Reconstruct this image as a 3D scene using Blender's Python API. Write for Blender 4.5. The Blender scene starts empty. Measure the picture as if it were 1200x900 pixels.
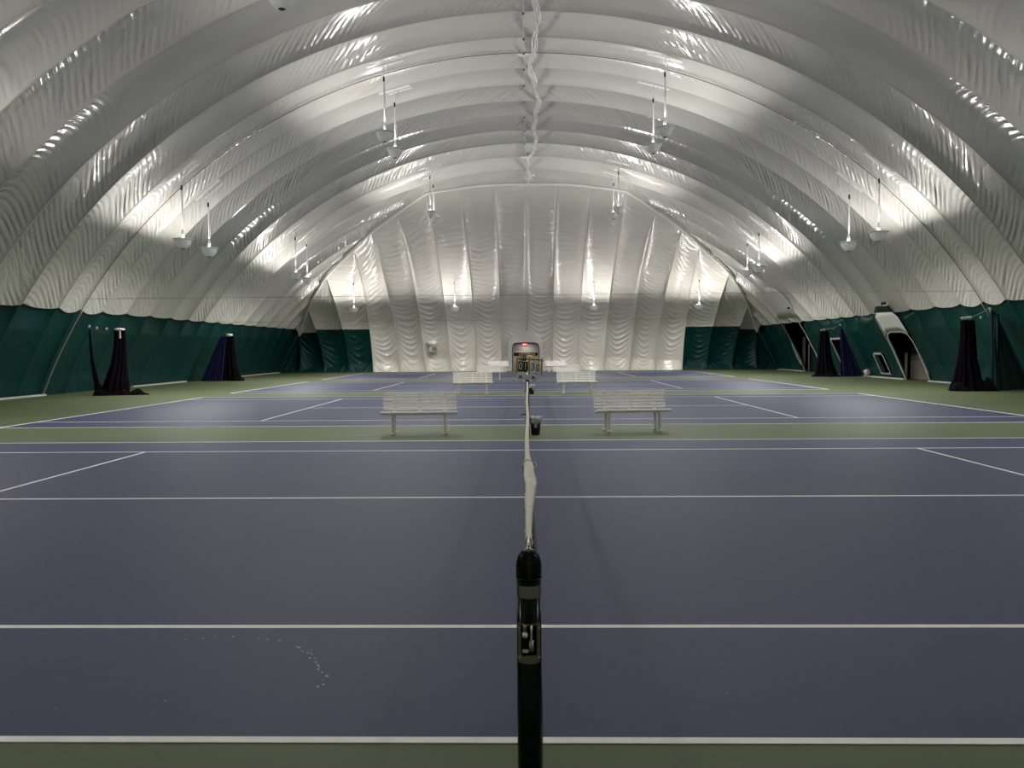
import bpy, bmesh, math, random
import numpy as np
from mathutils import Vector, Matrix

random.seed(7)
rng = np.random.default_rng(7)
C = bpy.context.scene.collection
SC = bpy.context.scene
PI = math.pi

# ------------------------------------------------------------------ camera, world, exposure
F_PX = 913.44
CAM = Vector((-0.0005, -2.3521, 1.6763))
YAW, PIT, ROLL = 0.0196, -0.0446, -0.0076
cy, sy, cp, sp = math.cos(YAW), math.sin(YAW), math.cos(PIT), math.sin(PIT)
fwd = Vector((-sy * cp, cy * cp, sp))
rt = Vector((cy, sy, 0))
up = rt.cross(fwd)
rt2 = math.cos(ROLL) * rt + math.sin(ROLL) * up
up2 = -math.sin(ROLL) * rt + math.cos(ROLL) * up
cam_d = bpy.data.cameras.new('camera')
cam_d.sensor_fit = 'HORIZONTAL'
cam_d.sensor_width = 36
cam_d.lens = F_PX / 1200 * 36
cam_d.clip_start = 0.05
cam_d.clip_end = 300
cam = bpy.data.objects.new('camera', cam_d)
C.objects.link(cam)
M3 = Matrix((rt2, up2, -fwd)).transposed().to_4x4()
cam.matrix_world = Matrix.Translation(CAM) @ M3
SC.camera = cam

w = bpy.data.worlds.new('world')
SC.world = w
w.use_nodes = True
w.node_tree.nodes['Background'].inputs[0].default_value = (0.05, 0.055, 0.07, 1)
w.node_tree.nodes['Background'].inputs[1].default_value = 0.2

SC.view_settings.view_transform = 'Standard'
SC.view_settings.look = 'None'
SC.view_settings.gamma = 1
SC.view_settings.use_curve_mapping = False
SC.view_settings.exposure = 0.32

LAMP_W = 405.0           # watts of every pendant's bulb
DOWN_W = 620.0            # watts of the fill spot added under each bowl to brighten the floor
LAMP_COL = (1.0, 0.975, 0.93)

# ------------------------------------------------------------------ materials
def mat(name, col, rough=0.5, metal=0.0, spec=0.5, noise=0.0, nscale=20.0, bump=0.0, emit=None, estr=1.0, coat=0.0):
    m = bpy.data.materials.new(name)
    m.use_nodes = True
    nt = m.node_tree
    b = nt.nodes['Principled BSDF']
    b.inputs['Base Color'].default_value = (*col, 1)
    b.inputs['Roughness'].default_value = rough
    b.inputs['Metallic'].default_value = metal
    b.inputs['Specular IOR Level'].default_value = spec
    b.inputs['Coat Weight'].default_value = coat
    if emit:
        b.inputs['Emission Color'].default_value = (*emit, 1)
        b.inputs['Emission Strength'].default_value = estr
    if noise or bump:
        tc = nt.nodes.new('ShaderNodeTexCoord')
        n = nt.nodes.new('ShaderNodeTexNoise')
        n.inputs['Scale'].default_value = nscale
        n.inputs['Detail'].default_value = 4
        nt.links.new(tc.outputs['Object'], n.inputs['Vector'])
        if noise:
            mx = nt.nodes.new('ShaderNodeMix')
            mx.data_type = 'RGBA'
            mx.blend_type = 'MULTIPLY'
            mx.inputs[0].default_value = 1
            mx.inputs[6].default_value = (*col, 1)
            r = nt.nodes.new('ShaderNodeMapRange')
            r.inputs['To Min'].default_value = 1 - noise
            r.inputs['To Max'].default_value = 1 + noise
            nt.links.new(n.outputs['Fac'], r.inputs['Value'])
            nt.links.new(r.outputs['Result'], mx.inputs[7])
            nt.links.new(mx.outputs[2], b.inputs['Base Color'])
        if bump:
            bp = nt.nodes.new('ShaderNodeBump')
            bp.inputs['Distance'].default_value = bump
            nt.links.new(n.outputs['Fac'], bp.inputs['Height'])
            nt.links.new(bp.outputs['Normal'], b.inputs['Normal'])
    return m

def fabric_mat(name, col, rough, fx, fy, dist, spec=0.5, fine=0.35, colvar=0.05, wave=1.0, mlow=0.15):
    """vinyl membrane: wrinkles run along lines of constant UV.x, strength in the 'wr' attribute"""
    m = mat(name, col, rough, spec=spec)
    nt = m.node_tree
    N, L = nt.nodes, nt.links
    b = N['Principled BSDF']
    uv = N.new('ShaderNodeUVMap')
    at = N.new('ShaderNodeAttribute')
    at.attribute_name = 'wr'
    def layer(sx, sy_, dis, off):
        mp = N.new('ShaderNodeMapping')
        mp.inputs['Scale'].default_value = (sx, sy_, 1)
        mp.inputs['Location'].default_value = (off, off * 1.7, 0)
        L.new(uv.outputs['UV'], mp.inputs['Vector'])
        n = N.new('ShaderNodeTexNoise')
        n.inputs['Scale'].default_value = 1
        n.inputs['Detail'].default_value = 1.5
        n.inputs['Roughness'].default_value = 0.45
        n.inputs['Distortion'].default_value = dis
        L.new(mp.outputs['Vector'], n.inputs['Vector'])
        # sharp folds: 1-|2n-1|
        a = N.new('ShaderNodeMath'); a.operation = 'MULTIPLY_ADD'
        a.inputs[1].default_value = 2; a.inputs[2].default_value = -1
        L.new(n.outputs['Fac'], a.inputs[0])
        c = N.new('ShaderNodeMath'); c.operation = 'ABSOLUTE'
        L.new(a.outputs[0], c.inputs[0])
        d = N.new('ShaderNodeMath'); d.operation = 'POWER'
        d.inputs[1].default_value = 0.8
        L.new(c.outputs[0], d.inputs[0])
        return d.outputs[0]
    h1 = layer(fx, fy, 0.3, 0.0)
    mpw = N.new('ShaderNodeMapping')
    mpw.inputs['Scale'].default_value = (wave, wave * 0.35, 1)
    L.new(uv.outputs['UV'], mpw.inputs['Vector'])
    wv = N.new('ShaderNodeTexWave')
    wv.inputs['Scale'].default_value = 1.0
    wv.inputs['Distortion'].default_value = 3.2
    wv.inputs['Detail'].default_value = 2
    wv.inputs['Detail Scale'].default_value = 1.1
    wv.inputs['Detail Roughness'].default_value = 0.5
    L.new(mpw.outputs['Vector'], wv.inputs['Vector'])
    mpm = N.new('ShaderNodeMapping')
    mpm.inputs['Scale'].default_value = (0.55, 0.9, 1)
    L.new(uv.outputs['UV'], mpm.inputs['Vector'])
    nm = N.new('ShaderNodeTexNoise')
    nm.inputs['Scale'].default_value = 1; nm.inputs['Detail'].default_value = 2
    L.new(mpm.outputs['Vector'], nm.inputs['Vector'])
    mk = N.new('ShaderNodeMapRange')
    mk.inputs['From Min'].default_value = 0.35; mk.inputs['From Max'].default_value = 0.6
    mk.inputs['To Min'].default_value = mlow
    L.new(nm.outputs['Fac'], mk.inputs['Value'])
    pw = N.new('ShaderNodeMath'); pw.operation = 'POWER'; pw.inputs[1].default_value = 0.7
    L.new(wv.outputs['Fac'], pw.inputs[0])
    wm = N.new('ShaderNodeMath'); wm.operation = 'MULTIPLY'
    L.new(pw.outputs[0], wm.inputs[0]); L.new(mk.outputs['Result'], wm.inputs[1])
    h2 = wm.outputs[0]
    mu = N.new('ShaderNodeMath'); mu.operation = 'MULTIPLY_ADD'
    mu.inputs[1].default_value = fine
    L.new(h2, mu.inputs[0]); L.new(h1, mu.inputs[2])
    ms = N.new('ShaderNodeMath'); ms.operation = 'MULTIPLY'
    L.new(mu.outputs[0], ms.inputs[0]); L.new(at.outputs['Fac'], ms.inputs[1])
    bp = N.new('ShaderNodeBump')
    bp.inputs['Distance'].default_value = dist
    bp.inputs['Strength'].default_value = 1
    bp.invert = True
    L.new(ms.outputs[0], bp.inputs['Height'])
    L.new(bp.outputs['Normal'], b.inputs['Normal'])
    tc = N.new('ShaderNodeTexCoord')
    n = N.new('ShaderNodeTexNoise')
    n.inputs['Scale'].default_value = 0.6
    n.inputs['Detail'].default_value = 5
    L.new(tc.outputs['Object'], n.inputs['Vector'])
    r = N.new('ShaderNodeMapRange')
    r.inputs['To Min'].default_value = 1 - colvar
    r.inputs['To Max'].default_value = 1 + colvar
    L.new(n.outputs['Fac'], r.inputs['Value'])
    mx = N.new('ShaderNodeMix'); mx.data_type = 'RGBA'; mx.blend_type = 'MULTIPLY'
    mx.inputs[0].default_value = 1
    mx.inputs[6].default_value = (*col, 1)
    L.new(r.outputs['Result'], mx.inputs[7])
    L.new(mx.outputs[2], b.inputs['Base Color'])
    return m

def court_mat(name, col, spec=0.32, rough=0.58):
    m = mat(name, col, rough, spec=spec)
    nt = m.node_tree
    N, L = nt.nodes, nt.links
    b = N['Principled BSDF']
    tc = N.new('ShaderNodeTexCoord')
    def noise(scale, detail, lo, hi, stretch=(1, 1, 1)):
        mp = N.new('ShaderNodeMapping')
        mp.inputs['Scale'].default_value = stretch
        L.new(tc.outputs['Object'], mp.inputs['Vector'])
        n = N.new('ShaderNodeTexNoise')
        n.inputs['Scale'].default_value = scale
        n.inputs['Detail'].default_value = detail
        L.new(mp.outputs['Vector'], n.inputs['Vector'])
        r = N.new('ShaderNodeMapRange')
        r.inputs['From Min'].default_value = 0.3
        r.inputs['From Max'].default_value = 0.7
        r.inputs['To Min'].default_value = lo
        r.inputs['To Max'].default_value = hi
        L.new(n.outputs['Fac'], r.inputs['Value'])
        return r.outputs['Result'], n
    a, _ = noise(0.5, 4, 0.93, 1.07, (0.5, 1, 1))
    c, _ = noise(14, 3, 0.95, 1.05)
    mu = N.new('ShaderNodeMath'); mu.operation = 'MULTIPLY'
    L.new(a, mu.inputs[0]); L.new(c, mu.inputs[1])
    mx = N.new('ShaderNodeMix'); mx.data_type = 'RGBA'; mx.blend_type = 'MULTIPLY'
    mx.inputs[0].default_value = 1
    mx.inputs[6].default_value = (*col, 1)
    L.new(mu.outputs[0], mx.inputs[7])
    L.new(mx.outputs[2], b.inputs['Base Color'])
    _, g = noise(260, 2, 0, 1)
    bp = N.new('ShaderNodeBump')
    bp.inputs['Distance'].default_value = 0.0015
    bp.inputs['Strength'].default_value = 0.5
    L.new(g.outputs['Fac'], bp.inputs['Height'])
    L.new(bp.outputs['Normal'], b.inputs['Normal'])
    return m

M = {}
M['membrane'] = fabric_mat('membrane', (0.66, 0.645, 0.605), 0.19, 1.8, 0.75, 0.13, spec=0.9, fine=0.55, wave=1.25, mlow=0.1)
M['membrane_end'] = fabric_mat('membrane_end', (0.66, 0.635, 0.585), 0.20, 2.6, 0.50, 0.03, spec=1.0, fine=0.5, wave=1.9, mlow=0.45)
def stretch_gloss(m, rough, an):
    # unresolved horizontal wrinkles spread the gloss up and down the gore
    nt = m.node_tree
    b = nt.nodes['Principled BSDF']
    b.inputs['Roughness'].default_value = rough
    b.inputs['Anisotropic'].default_value = an
    tg = nt.nodes.new('ShaderNodeTangent')
    tg.direction_type = 'UV_MAP'
    tg.uv_map = 'UVMap'
    nt.links.new(tg.outputs['Tangent'], b.inputs['Tangent'])
stretch_gloss(M['membrane_end'], 0.21, 0.93)
M['strap'] = fabric_mat('strap_vinyl', (0.60, 0.585, 0.55), 0.42, 1.5, 0.4, 0.01, spec=0.4)
M['tape'] = fabric_mat('white_tape', (0.82, 0.81, 0.79), 0.35, 4.0, 0.5, 0.03, spec=0.5)
M['green'] = fabric_mat('green_liner', (0.0015, 0.033, 0.030), 0.42, 1.3, 0.30, 0.10, spec=0.22, wave=0.5, colvar=0.15)
M['floor'] = court_mat('green_acrylic', (0.088, 0.115, 0.052))
M['court'] = court_mat('blue_acrylic', (0.038, 0.048, 0.112))
M['line'] = mat('line_paint', (0.86, 0.86, 0.84), 0.6, noise=0.10, nscale=9, spec=0.3)
M['bench'] = mat('white_plastic', (0.90, 0.885, 0.84), 0.4, noise=0.04, nscale=6)
M['bench_leg'] = mat('white_aluminium', (0.82, 0.80, 0.74), 0.45, noise=0.05, nscale=10)
M['post'] = mat('dark_green_enamel', (0.0015, 0.008, 0.006), 0.13, spec=0.12, noise=0.2, nscale=30)
M['steel'] = mat('brushed_steel', (0.62, 0.60, 0.56), 0.28, metal=1.0, noise=0.12, nscale=40)
M['brass'] = mat('brass', (0.45, 0.33, 0.13), 0.35, metal=1.0, noise=0.1, nscale=40)
M['chrome'] = mat('worn_chrome', (0.70, 0.71, 0.64), 0.25, metal=0.4, noise=0.15, nscale=60)
M['sticker'] = mat('silver_sticker', (0.78, 0.78, 0.74), 0.4, noise=0.08, nscale=60)
M['black'] = mat('black_plastic', (0.008, 0.008, 0.009), 0.45, noise=0.2, nscale=30)
M['cavity'] = mat('dark_cavity', (0.004, 0.004, 0.004), 0.7, noise=0.2, nscale=30)
M['netcord'] = mat('black_net_cord', (0.006, 0.006, 0.007), 0.8, noise=0.2, nscale=50)
M['band'] = mat('net_band_vinyl', (0.70, 0.66, 0.57), 0.5, noise=0.10, nscale=30, bump=0.012)
M['lamp'] = mat('lamp_acrylic', (0.62, 0.63, 0.64), 0.35, noise=0.05, nscale=15, emit=(1.0, 0.98, 0.94), estr=0.07)
M['lampw'] = mat('lamp_white', (0.82, 0.82, 0.81), 0.4, noise=0.03, nscale=15)
M['bulb'] = mat('lamp_bulb', (0.9, 0.9, 0.85), 0.4, emit=LAMP_COL, estr=30, noise=0.01)
M['cable'] = mat('grey_cable', (0.22, 0.22, 0.21), 0.6, noise=0.2, nscale=30)
M['whiterope'] = mat('white_rope', (0.62, 0.62, 0.60), 0.6, noise=0.1, nscale=20)
M['darkrope'] = mat('dark_rope', (0.035, 0.032, 0.03), 0.8, noise=0.4, nscale=9)
M['blackcurtain'] = mat('black_netting', (0.0035, 0.0025, 0.0045), 1.0, spec=0.1, noise=0.4, nscale=7, bump=0.03)
M['bluecurtain'] = mat('navy_drape', (0.006, 0.008, 0.050), 0.7, spec=0.2, noise=0.3, nscale=4, bump=0.03)
M['greencurtain'] = mat('dark_green_drape', (0.003, 0.024, 0.023), 0.6, spec=0.25, noise=0.3, nscale=4, bump=0.03)
M['concrete'] = mat('pale_concrete', (0.42, 0.40, 0.36), 0.8, noise=0.2, nscale=5)
M['doorgrey'] = mat('beige_steel_door', (0.42, 0.39, 0.34), 0.5, noise=0.08, nscale=3)
M['doorframe'] = mat('grey_door_frame', (0.30, 0.29, 0.27), 0.5, noise=0.08, nscale=6)
M['glassdark'] = mat('dark_glass', (0.012, 0.012, 0.014), 0.08, noise=0.1, nscale=3)
M['lightgreen'] = mat('light_green_panel', (0.10, 0.28, 0.12), 0.6, noise=0.1, nscale=3)
M['redlit'] = mat('lit_red', (0.5, 0.03, 0.03), 0.4, emit=(1.0, 0.08, 0.09), estr=0.9, noise=0.02)
M['redlet'] = mat('lit_pink', (0.8, 0.3, 0.3), 0.4, emit=(1.0, 0.45, 0.42), estr=1.3, noise=0.02)
M['redprint'] = mat('red_print', (0.35, 0.06, 0.05), 0.6, noise=0.05)
M['yellow'] = mat('yellow_plastic', (0.55, 0.30, 0.03), 0.4, noise=0.08, nscale=20)
M['card_white'] = mat('white_card', (0.78, 0.78, 0.77), 0.5, noise=0.03, nscale=20)
M['bag'] = mat('clear_bin_bag', (0.62, 0.64, 0.65), 0.25, noise=0.15, nscale=30, bump=0.05)
M['scuff'] = mat('paint_scuff', (0.33, 0.33, 0.36), 0.8, noise=0.3, nscale=40)
M['hose'] = mat('white_hose', (0.55, 0.53, 0.49), 0.6, noise=0.1, nscale=8)

# ------------------------------------------------------------------ builders
def link(name, me, m=None, parent=None, smooth=False):
    o = bpy.data.objects.new(name, me)
    C.objects.link(o)
    if m is not None:
        me.materials.append(m)
    if parent is not None:
        o.parent = parent
    if smooth:
        me.polygons.foreach_set('use_smooth', [True] * len(me.polygons))
    return o

def tag(o, label=None, cat=None, group=None, kind=None):
    if label: o['label'] = label
    if cat: o['category'] = cat
    if group: o['group'] = group
    if kind: o['kind'] = kind
    return o

def empty(name, loc=(0, 0, 0), rz=0, parent=None):
    o = bpy.data.objects.new(name, None)
    o.empty_display_size = 0.2
    o.location = loc
    o.rotation_euler = (0, 0, rz)
    C.objects.link(o)
    if parent is not None: o.parent = parent
    return o

def bm_obj(name, bm, m, parent=None, smooth=False):
    me = bpy.data.meshes.new(name)
    bm.normal_update()
    bm.to_mesh(me)
    bm.free()
    return link(name, me, m, parent, smooth)

def add_box(bm, c, s, rot=None, bevel=0.0):
    r = bmesh.ops.create_cube(bm, size=1)
    vs = r['verts']
    for v in vs:
        v.co = Vector((v.co.x * s[0], v.co.y * s[1], v.co.z * s[2]))
    if bevel:
        es = list({e for v in vs for e in v.link_edges})
        g = bmesh.ops.bevel(bm, geom=es, offset=bevel, segments=2, affect='EDGES', profile=0.5)
        vs = list({v for f in g['faces'] for v in f.verts} | {v for v in vs if v.is_valid})
    mt = Matrix.Translation(c)
    if rot is not None: mt = mt @ rot
    for v in vs: v.co = mt @ v.co
    return vs

def add_tube(bm, pts, r, n=8, cap=True):
    pts = [Vector(p) for p in pts]
    rs = r if isinstance(r, (list, tuple)) else [r] * len(pts)
    rings = []
    ref = None
    for i, p in enumerate(pts):
        a = pts[max(i - 1, 0)]; b = pts[min(i + 1, len(pts) - 1)]
        t = (b - a).normalized()
        if ref is None:
            ref = Vector((0, 0, 1)) if abs(t.z) < 0.9 else Vector((1, 0, 0))
        u = (ref - t * ref.dot(t)).normalized()
        ref = u
        v = t.cross(u)
        rings.append([bm.verts.new(p + (u * math.cos(2 * PI * k / n) + v * math.sin(2 * PI * k / n)) * rs[i]) for k in range(n)])
    for i in range(len(rings) - 1):
        for k in range(n):
            bm.faces.new((rings[i][k], rings[i][(k + 1) % n], rings[i + 1][(k + 1) % n], rings[i + 1][k]))
    if cap:
        bm.faces.new(rings[0][::-1]); bm.faces.new(rings[-1])

def add_lathe(bm, prof, n=32, c=(0, 0, 0), rib=0.0, nrib=0, cap=True):
    rings = []
    for (r, z) in prof:
        ring = []
        for k in range(n):
            a = 2 * PI * k / n
            rr = r * (1 + (rib if nrib and k % 2 else 0))
            ring.append(bm.verts.new((c[0] + rr * math.cos(a), c[1] + rr * math.sin(a), c[2] + z)))
        rings.append(ring)
    for i in range(len(rings) - 1):
        for k in range(n):
            bm.faces.new((rings[i][k], rings[i][(k + 1) % n], rings[i + 1][(k + 1) % n], rings[i + 1][k]))
    if cap:
        if prof[0][0] > 1e-5: bm.faces.new(rings[0][::-1])
        if prof[-1][0] > 1e-5: bm.faces.new(rings[-1])

def add_prism(bm, poly, d, axis='y'):
    """poly: list of (a,b); extruded by d = (d0,d1) along axis"""
    def p3(a, b, t):
        return {'y': (a, t, b), 'x': (t, a, b), 'z': (a, b, t)}[axis]
    f = [bm.verts.new(p3(a, b, d[0])) for a, b in poly]
    g = [bm.verts.new(p3(a, b, d[1])) for a, b in poly]
    n = len(poly)
    bm.faces.new(f); bm.faces.new(g[::-1])
    for i in range(n):
        bm.faces.new((f[i], f[(i + 1) % n], g[(i + 1) % n], g[i]))

def box_obj(name, c, s, m, parent=None, bevel=0.0, rot=None):
    bm = bmesh.new()
    add_box(bm, c, s, rot, bevel)
    return bm_obj(name, bm, m, parent)

def tube_obj(name, pts, r, m, parent=None, n=8):
    bm = bmesh.new()
    add_tube(bm, pts, r, n)
    return bm_obj(name, bm, m, parent, smooth=True)

def text_obj(name, s, size, m, parent, loc, rot=(PI / 2, 0, 0), ext=0.002, sx=1.0):
    cu = bpy.data.curves.new(name, 'FONT')
    cu.body = s; cu.size = size; cu.extrude = ext
    cu.align_x = 'CENTER'; cu.align_y = 'CENTER'
    t = bpy.data.objects.new(name, cu)
    C.objects.link(t)
    dg = bpy.context.evaluated_depsgraph_get()
    me = bpy.data.meshes.new_from_object(t.evaluated_get(dg))
    bpy.data.objects.remove(t)
    o = link(name, me, m, parent)
    o.location = loc; o.rotation_euler = rot; o.scale = (sx, 1, 1)
    return o

def grid_obj(name, P, uv, wr, m, parent, keep=None):
    nu, nv = P.shape[:2]
    idx = np.arange(nu * nv).reshape(nu, nv)
    q = np.stack([idx[:-1, :-1], idx[1:, :-1], idx[1:, 1:], idx[:-1, 1:]], -1).reshape(-1, 4)
    if keep is not None:
        q = q[keep.reshape(-1)]
    used = np.unique(q)
    if len(used) == 0: return None
    rem = np.full(nu * nv, -1); rem[used] = np.arange(len(used))
    q = rem[q]
    co = P.reshape(-1, 3)[used]; uvf = uv.reshape(-1, 2)[used]; wf = wr.reshape(-1)[used]
    me = bpy.data.meshes.new(name)
    me.vertices.add(len(co)); me.vertices.foreach_set('co', co.astype(np.float32).ravel())
    me.loops.add(q.size); me.loops.foreach_set('vertex_index', q.astype(np.int32).ravel())
    me.polygons.add(len(q))
    me.polygons.foreach_set('loop_start', np.arange(0, q.size, 4, dtype=np.int32))
    me.polygons.foreach_set('loop_total', np.full(len(q), 4, dtype=np.int32))
    me.update(calc_edges=True)
    l = me.uv_layers.new(name='UVMap')
    l.data.foreach_set('uv', uvf[q.ravel()].astype(np.float32).ravel())
    a = me.attributes.new('wr', 'FLOAT', 'POINT')
    a.data.foreach_set('value', wf.astype(np.float32))
    me.validate()
    return link(name, me, m, parent, smooth=True)

def snoise(x, y, seed, n=6):
    r = np.random.default_rng(seed)
    s = 0
    for k in range(n):
        a, b, p = r.normal(), r.normal(), r.uniform(0, 6.28)
        s = s + np.sin(a * x + b * y + p)
    return s / math.sqrt(n)

# ------------------------------------------------------------------ dome geometry
R, ZC = 20.43, -7.51
TH_BASE = math.acos(-ZC / R)
def th_of_z(z): return np.arccos((z - ZC) / R)
def wall_x(z, off=0.0):
    return np.sqrt((R - off) ** 2 - (np.asarray(z, float) - ZC) ** 2)
HIP = np.array([  # base x, hip x, hip y
    (0, 0, 51.2), (1.95, 2.15, 50.7), (3.9, 4.35, 49.9), (5.85, 6.5, 48.7), (7.8, 8.7, 50.6), (9.75, 10.72, 51.8),
    (11.8, 12.25, 53.0), (13.7, 14.37, 53.4), (15.6, 16.25, 55.3), (17.5, 17.5, 57.3), (19.0, 19.0, 57.3)])
Y_END = 57.25
Y_NEAR = -2.95
def hip_y(X): return np.interp(np.abs(X), HIP[:, 1], HIP[:, 2])

SIDE = [-2.95, -1.0, 1.1, 3.1, 5.1, 7.1, 9.2, 11.3, 13.4, 15.5, 17.62, 19.8, 22.0, 24.15, 26.27, 27.63, 29.22, 31.1, 33.2, 35.4, 37.35, 39.3, 41.2, 43.15, 45.1, 47.1, 49.1, 51.2, 53.3, 55.4, 57.6]
CENT = [-2.95, -1.0, 1.1, 3.1, 5.1, 7.1, 9.2, 11.3, 13.4, 15.5, 17.62, 19.8, 22.0, 24.12, 26.3, 27.63, 29.33, 31.29, 33.46, 35.77, 38.18, 40.75, 43.67, 46.91, 51.3, 55, 58, 61, 64, 67, 70]
def seam_y(i, X):
    f = np.clip(1 - (np.abs(X) / 17.3) ** 2, 0, 1)
    return SIDE[i] + (CENT[i] - SIDE[i]) * f

def structure(name, label=None, parent=None):
    o = empty(name, parent=parent)
    o['kind'] = 'structure'
    if label: o['label'] = label
    return o

floor_root = None
# ---------------- floor
bm = bmesh.new()
add_box(bm, (0, 27.2, -0.1), (42, 62.5, 0.2))
floor = bm_obj('floor', bm, M['floor'])
tag(floor, 'green painted tennis court floor under the air dome', kind='structure')

OFF = [.914, 2.286, 6.401, 10.516, 11.888]
GAP = [0, 2.901, 2.901 + 2.7553, 2.901 + 2.7553 + 2.9339]
HL, SV = 11.885, 6.40
for c in range(4):
    y0 = 10.974 * c + GAP[c]
    Y = [o + y0 for o in OFF]
    box_obj('court_surface', (0, (Y[0] + Y[4]) / 2, 0.001), (2 * HL, Y[4] - Y[0], 0.004), M['court'], floor)
    Lw = 0.05
    def line(cx, cyy, sx, sy_):
        box_obj('court_line', (cx, cyy, 0.003), (sx, sy_, 0.004), M['line'], floor)
    for k in (0, 4): line(0, Y[k], 2 * HL, Lw)
    for k in (1, 3): line(0, Y[k], 2 * HL - 0.06, Lw)
    line(0, Y[2], 2 * SV - 0.06, Lw)
    for s in (-1, 1):
        line(s * SV, Y[2], Lw, Y[3] - Y[1] - Lw)
        line(s * (HL - 0.04), Y[2], 0.08, Y[4] - Y[0] - Lw)
        line(s * (HL - 0.14), Y[2], 0.10, Lw)

# ---------------- roof panels
ceiling = structure('ceiling', 'pale grey inflated fabric dome ceiling with arched seams')
TH_HEM = float(th_of_z(3.33))
nv = 14
for i in range(len(SIDE) - 1):
    t = np.linspace(-1, 1, 260)[:, None]
    v = np.linspace(0, 1, nv)[None, :]
    hem = TH_HEM + 0.0085 * np.sin(PI * v ** 1.5) + 0.004 * v * (v < 0.999)
    th = t * hem
    X0 = R * np.sin(th)
    hy = hip_y(X0)
    ya = np.minimum(seam_y(i, X0), hy); yb = np.minimum(seam_y(i + 1, X0), hy)
    w_ = yb - ya
    Yg = ya + w_ * v
    q = 4 * v * (1 - v)
    amp = 0.165 * np.clip(w_, 0, 2.6) * (0.55 if i in (14, 15) else 1)
    bul = amp * q ** 0.7
    s = R * np.abs(th)
    # large soft creases as real relief
    slant = [0.7, 0.2, 0.9, 0.45, -0.15][i % 5] * (0.8 + 0.4 * random.random())
    curl = [0.3, 0.55, 0.15, 0.6, 0.7][i % 5]
    ph = s - slant * (Yg - ya) + curl * q
    big = np.clip(0.55 + 0.5 * snoise(s * 0.5, Yg * 0.1, 100 + i), 0.1, 1.3)
    side = np.clip((np.abs(th) - 0.15) / 0.6, 0.12, 1)
    edge = 0.35 + 0.65 * np.abs(2 * v - 1) ** 1.5
    if i > 16: side = side * 0.6 + 0.4
    wr = big * edge * (0.25 + 0.75 * side)
    wr = wr * np.clip(np.minimum(v, 1 - v) * 9, 0.15, 1)
    r = R + bul
    P = np.stack([r * np.sin(th), Yg + 0 * th, ZC + r * np.cos(th)], -1)
    uv = np.stack([ph + i * 37.3, (Yg - ya) + i * 11.1], -1)
    kf = (w_[:-1, 0] > 0.03) & (w_[1:, 0] > 0.03)
    keep = np.repeat(kf[:, None], nv - 1, 1)
    if keep.any():
        grid_obj('roof_panel', P, uv, wr + 0 * th, M['membrane'], ceiling, keep)
    # flat reinforcing strap along the near seam of the panel
    if i > 8:
        tt = np.linspace(-1, 1, 160)[:, None]
        d = np.array([-0.03, 0.0, 0.10, 0.20])[None, :]
        dz = np.array([0.015, -0.03, 0.028, 0.07])[None, :]
        th2 = tt * (TH_HEM - 0.002 + 0 * d)
        Xs = R * np.sin(th2)
        ya2 = seam_y(i, Xs)
        ok = (ya2 + 0.1 < hip_y(Xs))
        kf = ok[:-1, 0] & ok[1:, 0]
        P = np.stack([(R + dz) * np.sin(th2), ya2 + d, ZC + (R + dz) * np.cos(th2)], -1)
        uv = np.stack([R * th2 + i, d + 0 * th2], -1)
        if kf.any():
            grid_obj('seam_strap', P, uv, 0.5 + 0 * th2, M['strap'], ceiling, np.repeat(kf[:, None], 3, 1))

# white tape over the hip joint between roof and end wall
hx = np.concatenate([np.linspace(-17.5, -6.5, 60), np.linspace(-6.4, 6.4, 40), np.linspace(6.5, 17.5, 60)])
hz = ZC + np.sqrt(R * R - hx ** 2)
hyv = hip_y(hx)
nx, nz_ = hx / R, (hz - ZC) / R
tube_obj('hip_tape', [(a - b * 0.10, c_ - 0.10, d_ - e_ * 0.10) for a, b, c_, d_, e_ in zip(hx, nx, hyv, hz, nz_)], 0.085, M['tape'], ceiling, 8)

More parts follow.
